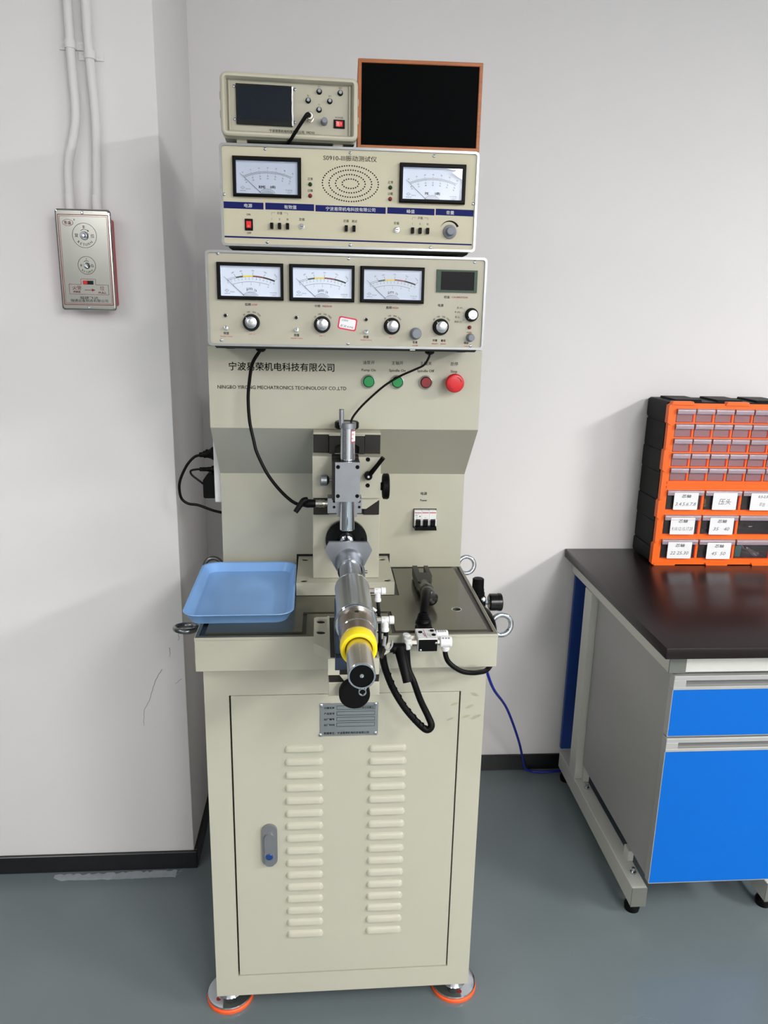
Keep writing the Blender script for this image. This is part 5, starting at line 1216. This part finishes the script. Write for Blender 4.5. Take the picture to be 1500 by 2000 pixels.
# chunky corner and edge blocks standing proud of the frame
def blk(poly, y0=-5, y1=16): fr.prism(poly, 'xz', y0, y1)
for z0, z1 in ((0, 76), (150, 214), (300, 372), (444, 508)):
    blk([(-13, z0 + 6), (-3, z0 - 1), (-3, z1 + 1), (-13, z1 - 6)]); blk([(OW + 8, z0 + 6), (OW - 2, z0 - 1), (OW - 2, z1 + 1), (OW + 8, z1 - 6)])
fr.box(-9, 1, -2, 14, 2, OH - 6); fr.box(OW - 6, OW + 3, -2, 14, 2, OH - 6)
for x0, x1 in ((0, 66), (160, 236), (310, OW)):
    blk([(x0, OH - 8), (x1, OH - 8), (x1 - 6, OH + 2), (x0 + 6, OH + 2)] if x0 else [(-8, OH - 8), (x1, OH - 8), (x1 - 6, OH + 2), (-2, OH + 2)])
    blk([(x0 + 5, -1.0), (x1 - 5, -1.0), (x1, 8), (x0, 8)] if x0 else [(-4, -1.0), (x1 - 5, -1.0), (x1, 8), (-9, 8)])
fr.box(8, OW - 10, -2.5, 2, 249, 255.5); fr.box(8, OW - 10, -2.5, 2, 262.5, 269.5)
fr.build('front_frame', ORANGE, og)
# orange drawer pockets behind the frame, dark further back
pk = MB(0.001)
for x, z, w, h in smalls: pk.box(x - 3.2, x - 0.2, 13, 60, z - 1, z + h + 1)
for x, z, w, h in bigs: pk.box(x - 3.6, x - 0.2, 13, 60, z - 1, z + h + 1)
for r in range(5): pk.box(8, OW - 12, 13, 70, 272.2 + r * 44.9 - 3.2, 272.2 + r * 44.9 - 0.6)
for z in (23.4, 102.0, 180.8): pk.box(8, OW - 12, 13, 70, z - 4, z - 0.8)
pk.build('drawer_runners', ORANGE, og)
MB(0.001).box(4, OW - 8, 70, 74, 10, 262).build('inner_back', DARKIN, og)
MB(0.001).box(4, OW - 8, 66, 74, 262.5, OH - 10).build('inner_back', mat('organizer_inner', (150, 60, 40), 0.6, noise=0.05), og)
def clear_drawer(w, h, lip, pane):
    b = MB(0.001)
    b.add([(0.8, -1, 0.8), (w - 0.8, -1, 0.8), (w - 0.8, -1, h - 1.5), (0.8, -1, h - 1.5)], [(0, 1, 2, 3)])
    b.add([(1.2, -1, 1), (w - 1.2, -1, 1), (w - 1.2, 64, 1), (1.2, 64, 1)], [(0, 1, 2, 3)])
    for x in (1.2, w - 1.2): b.add([(x, -1, 1), (x, 64, 1), (x, 64, h * 0.72), (x, -1, h - 3)], [(0, 1, 2, 3)])
    # edge strips painted with the frame's orange as refracted by the clear plastic
    d = b.build('drawer', pane, og, at=(0, 0, 0))
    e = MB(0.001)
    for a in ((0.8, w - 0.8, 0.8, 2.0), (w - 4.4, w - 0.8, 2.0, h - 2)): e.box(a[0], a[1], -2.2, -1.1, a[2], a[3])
    e.build('edge_refraction', EDGE, d, at=(0, 0, 0))
    out = [(0, h), (-5.5, h), (-8.0, h - 0.9), (-9.4, h - 2.6), (-9.8, h - 5.0), (-9.4, h - lip + 2.5), (-8.6, h - lip)]
    inn = [(-7.4, h - lip + 0.3), (-8.0, h - 5.2), (-7.4, h - 3.2), (-5.3, h - 1.6), (0, h - 1.6)]
    l = MB(0.001).prism(out + inn, 'yz', 0.2, w + 1.2)
    for x in (0.2, w + 0.2): l.prism([(0, h - 1.7), (-5.3, h - 1.7), (-7.9, h - 5.2), (-7.3, h - lip + 2), (-2.2, h - lip * 0.55), (0, h - lip * 0.5)], 'yz', x, x + 1.0)
    l.prism([(0.2, h - lip), (w + 1.2, h - lip), (w + 1.2, h - lip + 1.3), (0.2, h - lip + 1.3)], 'xz', -9.9, -8.4)
    l.build('drawer_lip', DRAWLIP, d, at=(0, 0, 0))
    return d
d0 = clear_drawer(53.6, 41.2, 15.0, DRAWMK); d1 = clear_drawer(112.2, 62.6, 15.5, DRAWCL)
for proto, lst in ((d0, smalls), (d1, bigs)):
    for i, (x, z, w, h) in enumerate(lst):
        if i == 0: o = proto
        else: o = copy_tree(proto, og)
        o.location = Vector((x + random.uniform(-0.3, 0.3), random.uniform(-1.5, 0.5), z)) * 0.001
cards = [(32.5, 182.5, 76, 54, ['芯轴', '3.4.5.6.7.8']), (155.5, 183.2, 76, 54, ['压头']), (275.5, 182.6, 76, 54, ['0.5-2.5', '平台']), (31.2, 103.2, 76.5, 54, ['芯轴', '9.10.12.15.17.20']), (155.8, 103.4, 76, 54, ['芯轴', '35   40']), (31.0, 24.8, 76.5, 53.5, ['芯轴', '22 25.30']), (157.0, 23.6, 77, 53, ['芯轴', '45  50'])]
for x, z, w, h, tx in cards:
    i = {30: 0, 150: 1, 270: 2}[int(round((x - 32) / 121.0)) * 120 + 30]
    o = MB(0.001).prism(rr(x, x + w, z, z + h, 2.5, 3), 'xz', -10.3, -9.9).build('label_card', CARD, og, label='white card with handwriting')
    b = MB(0.001)
    if len(tx) == 1: b.text(tx[0], x + w / 2, z + h * 0.48, 20, -10.5, w=40, italic=0.2)
    else:
        b.text(tx[0], x + w / 2, z + h * 0.80, 11, -10.5, w=30, bold=0.02, italic=0.2); b.text(tx[1], x + w / 2, z + h * 0.34, 15, -10.5, w=min(w * 0.86, 6.6 * len(tx[1]) + 6), italic=0.25)
    b.build('handwriting', INKG, o)
# a few parts lying in the clear drawers (things of their own)
def inside(nm, b, m, lab, cat):
    o = b.build(nm, m); o.location = og.location; o.rotation_euler = og.rotation_euler; tag(o, lab, cat); return o
inside('circuit_board', MB(0.001).box(256, 276, 6, 7.4, 26, 62, 0.3), TEAL, 'small teal board in a bottom clear drawer of the organizer', 'board')
bg = MB(0.001); n, m_ = 10, 8; V = []
for i in range(n + 1):
    for j in range(m_ + 1):
        u, v_ = i / n, j / m_; V.append((272 + 62 * u, 8 + 6 * math.sin(7 * u + 5 * v_) + random.uniform(-2, 2), 64 - 34 * u + (v_ - 0.5) * 14 * (0.5 + u) + random.uniform(-1.2, 1.2)))
bg.add(V, [(i * (m_ + 1) + j, (i + 1) * (m_ + 1) + j, (i + 1) * (m_ + 1) + j + 1, i * (m_ + 1) + j + 1) for i in range(n) for j in range(m_)])
inside('plastic_bag', bg, BAG, 'crumpled clear plastic bag in a bottom drawer of the organizer', 'bag')
inside('metal_pin', MB(0.001).cyl((296, 20, 122), (309, 20, 122), 2.6, n=12), CHROME, 'short bright metal pin in an unlabelled middle drawer', 'pin')
inside('steel_rod', MB(0.001).cyl((254, 16, 126), (286, 22, 124), 1.0, n=8), CHROME, 'thin steel rod in an unlabelled middle drawer', 'rod')
inside('metal_bush', MB(0.001).cyl((106, 8, 109), (117, 8, 110), 3.0, n=12), CHROME, 'bright metal bush in the middle left labelled drawer', 'bush')
inside('press_head', MB(0.001).lathe((146, 26, 186), (0, 0, 1), [(0, 9), (6, 9), (8, 6), (22, 6), (24, 4)], 18), OCHRE, 'ochre press head in the labelled drawer of the top large row', 'tool')
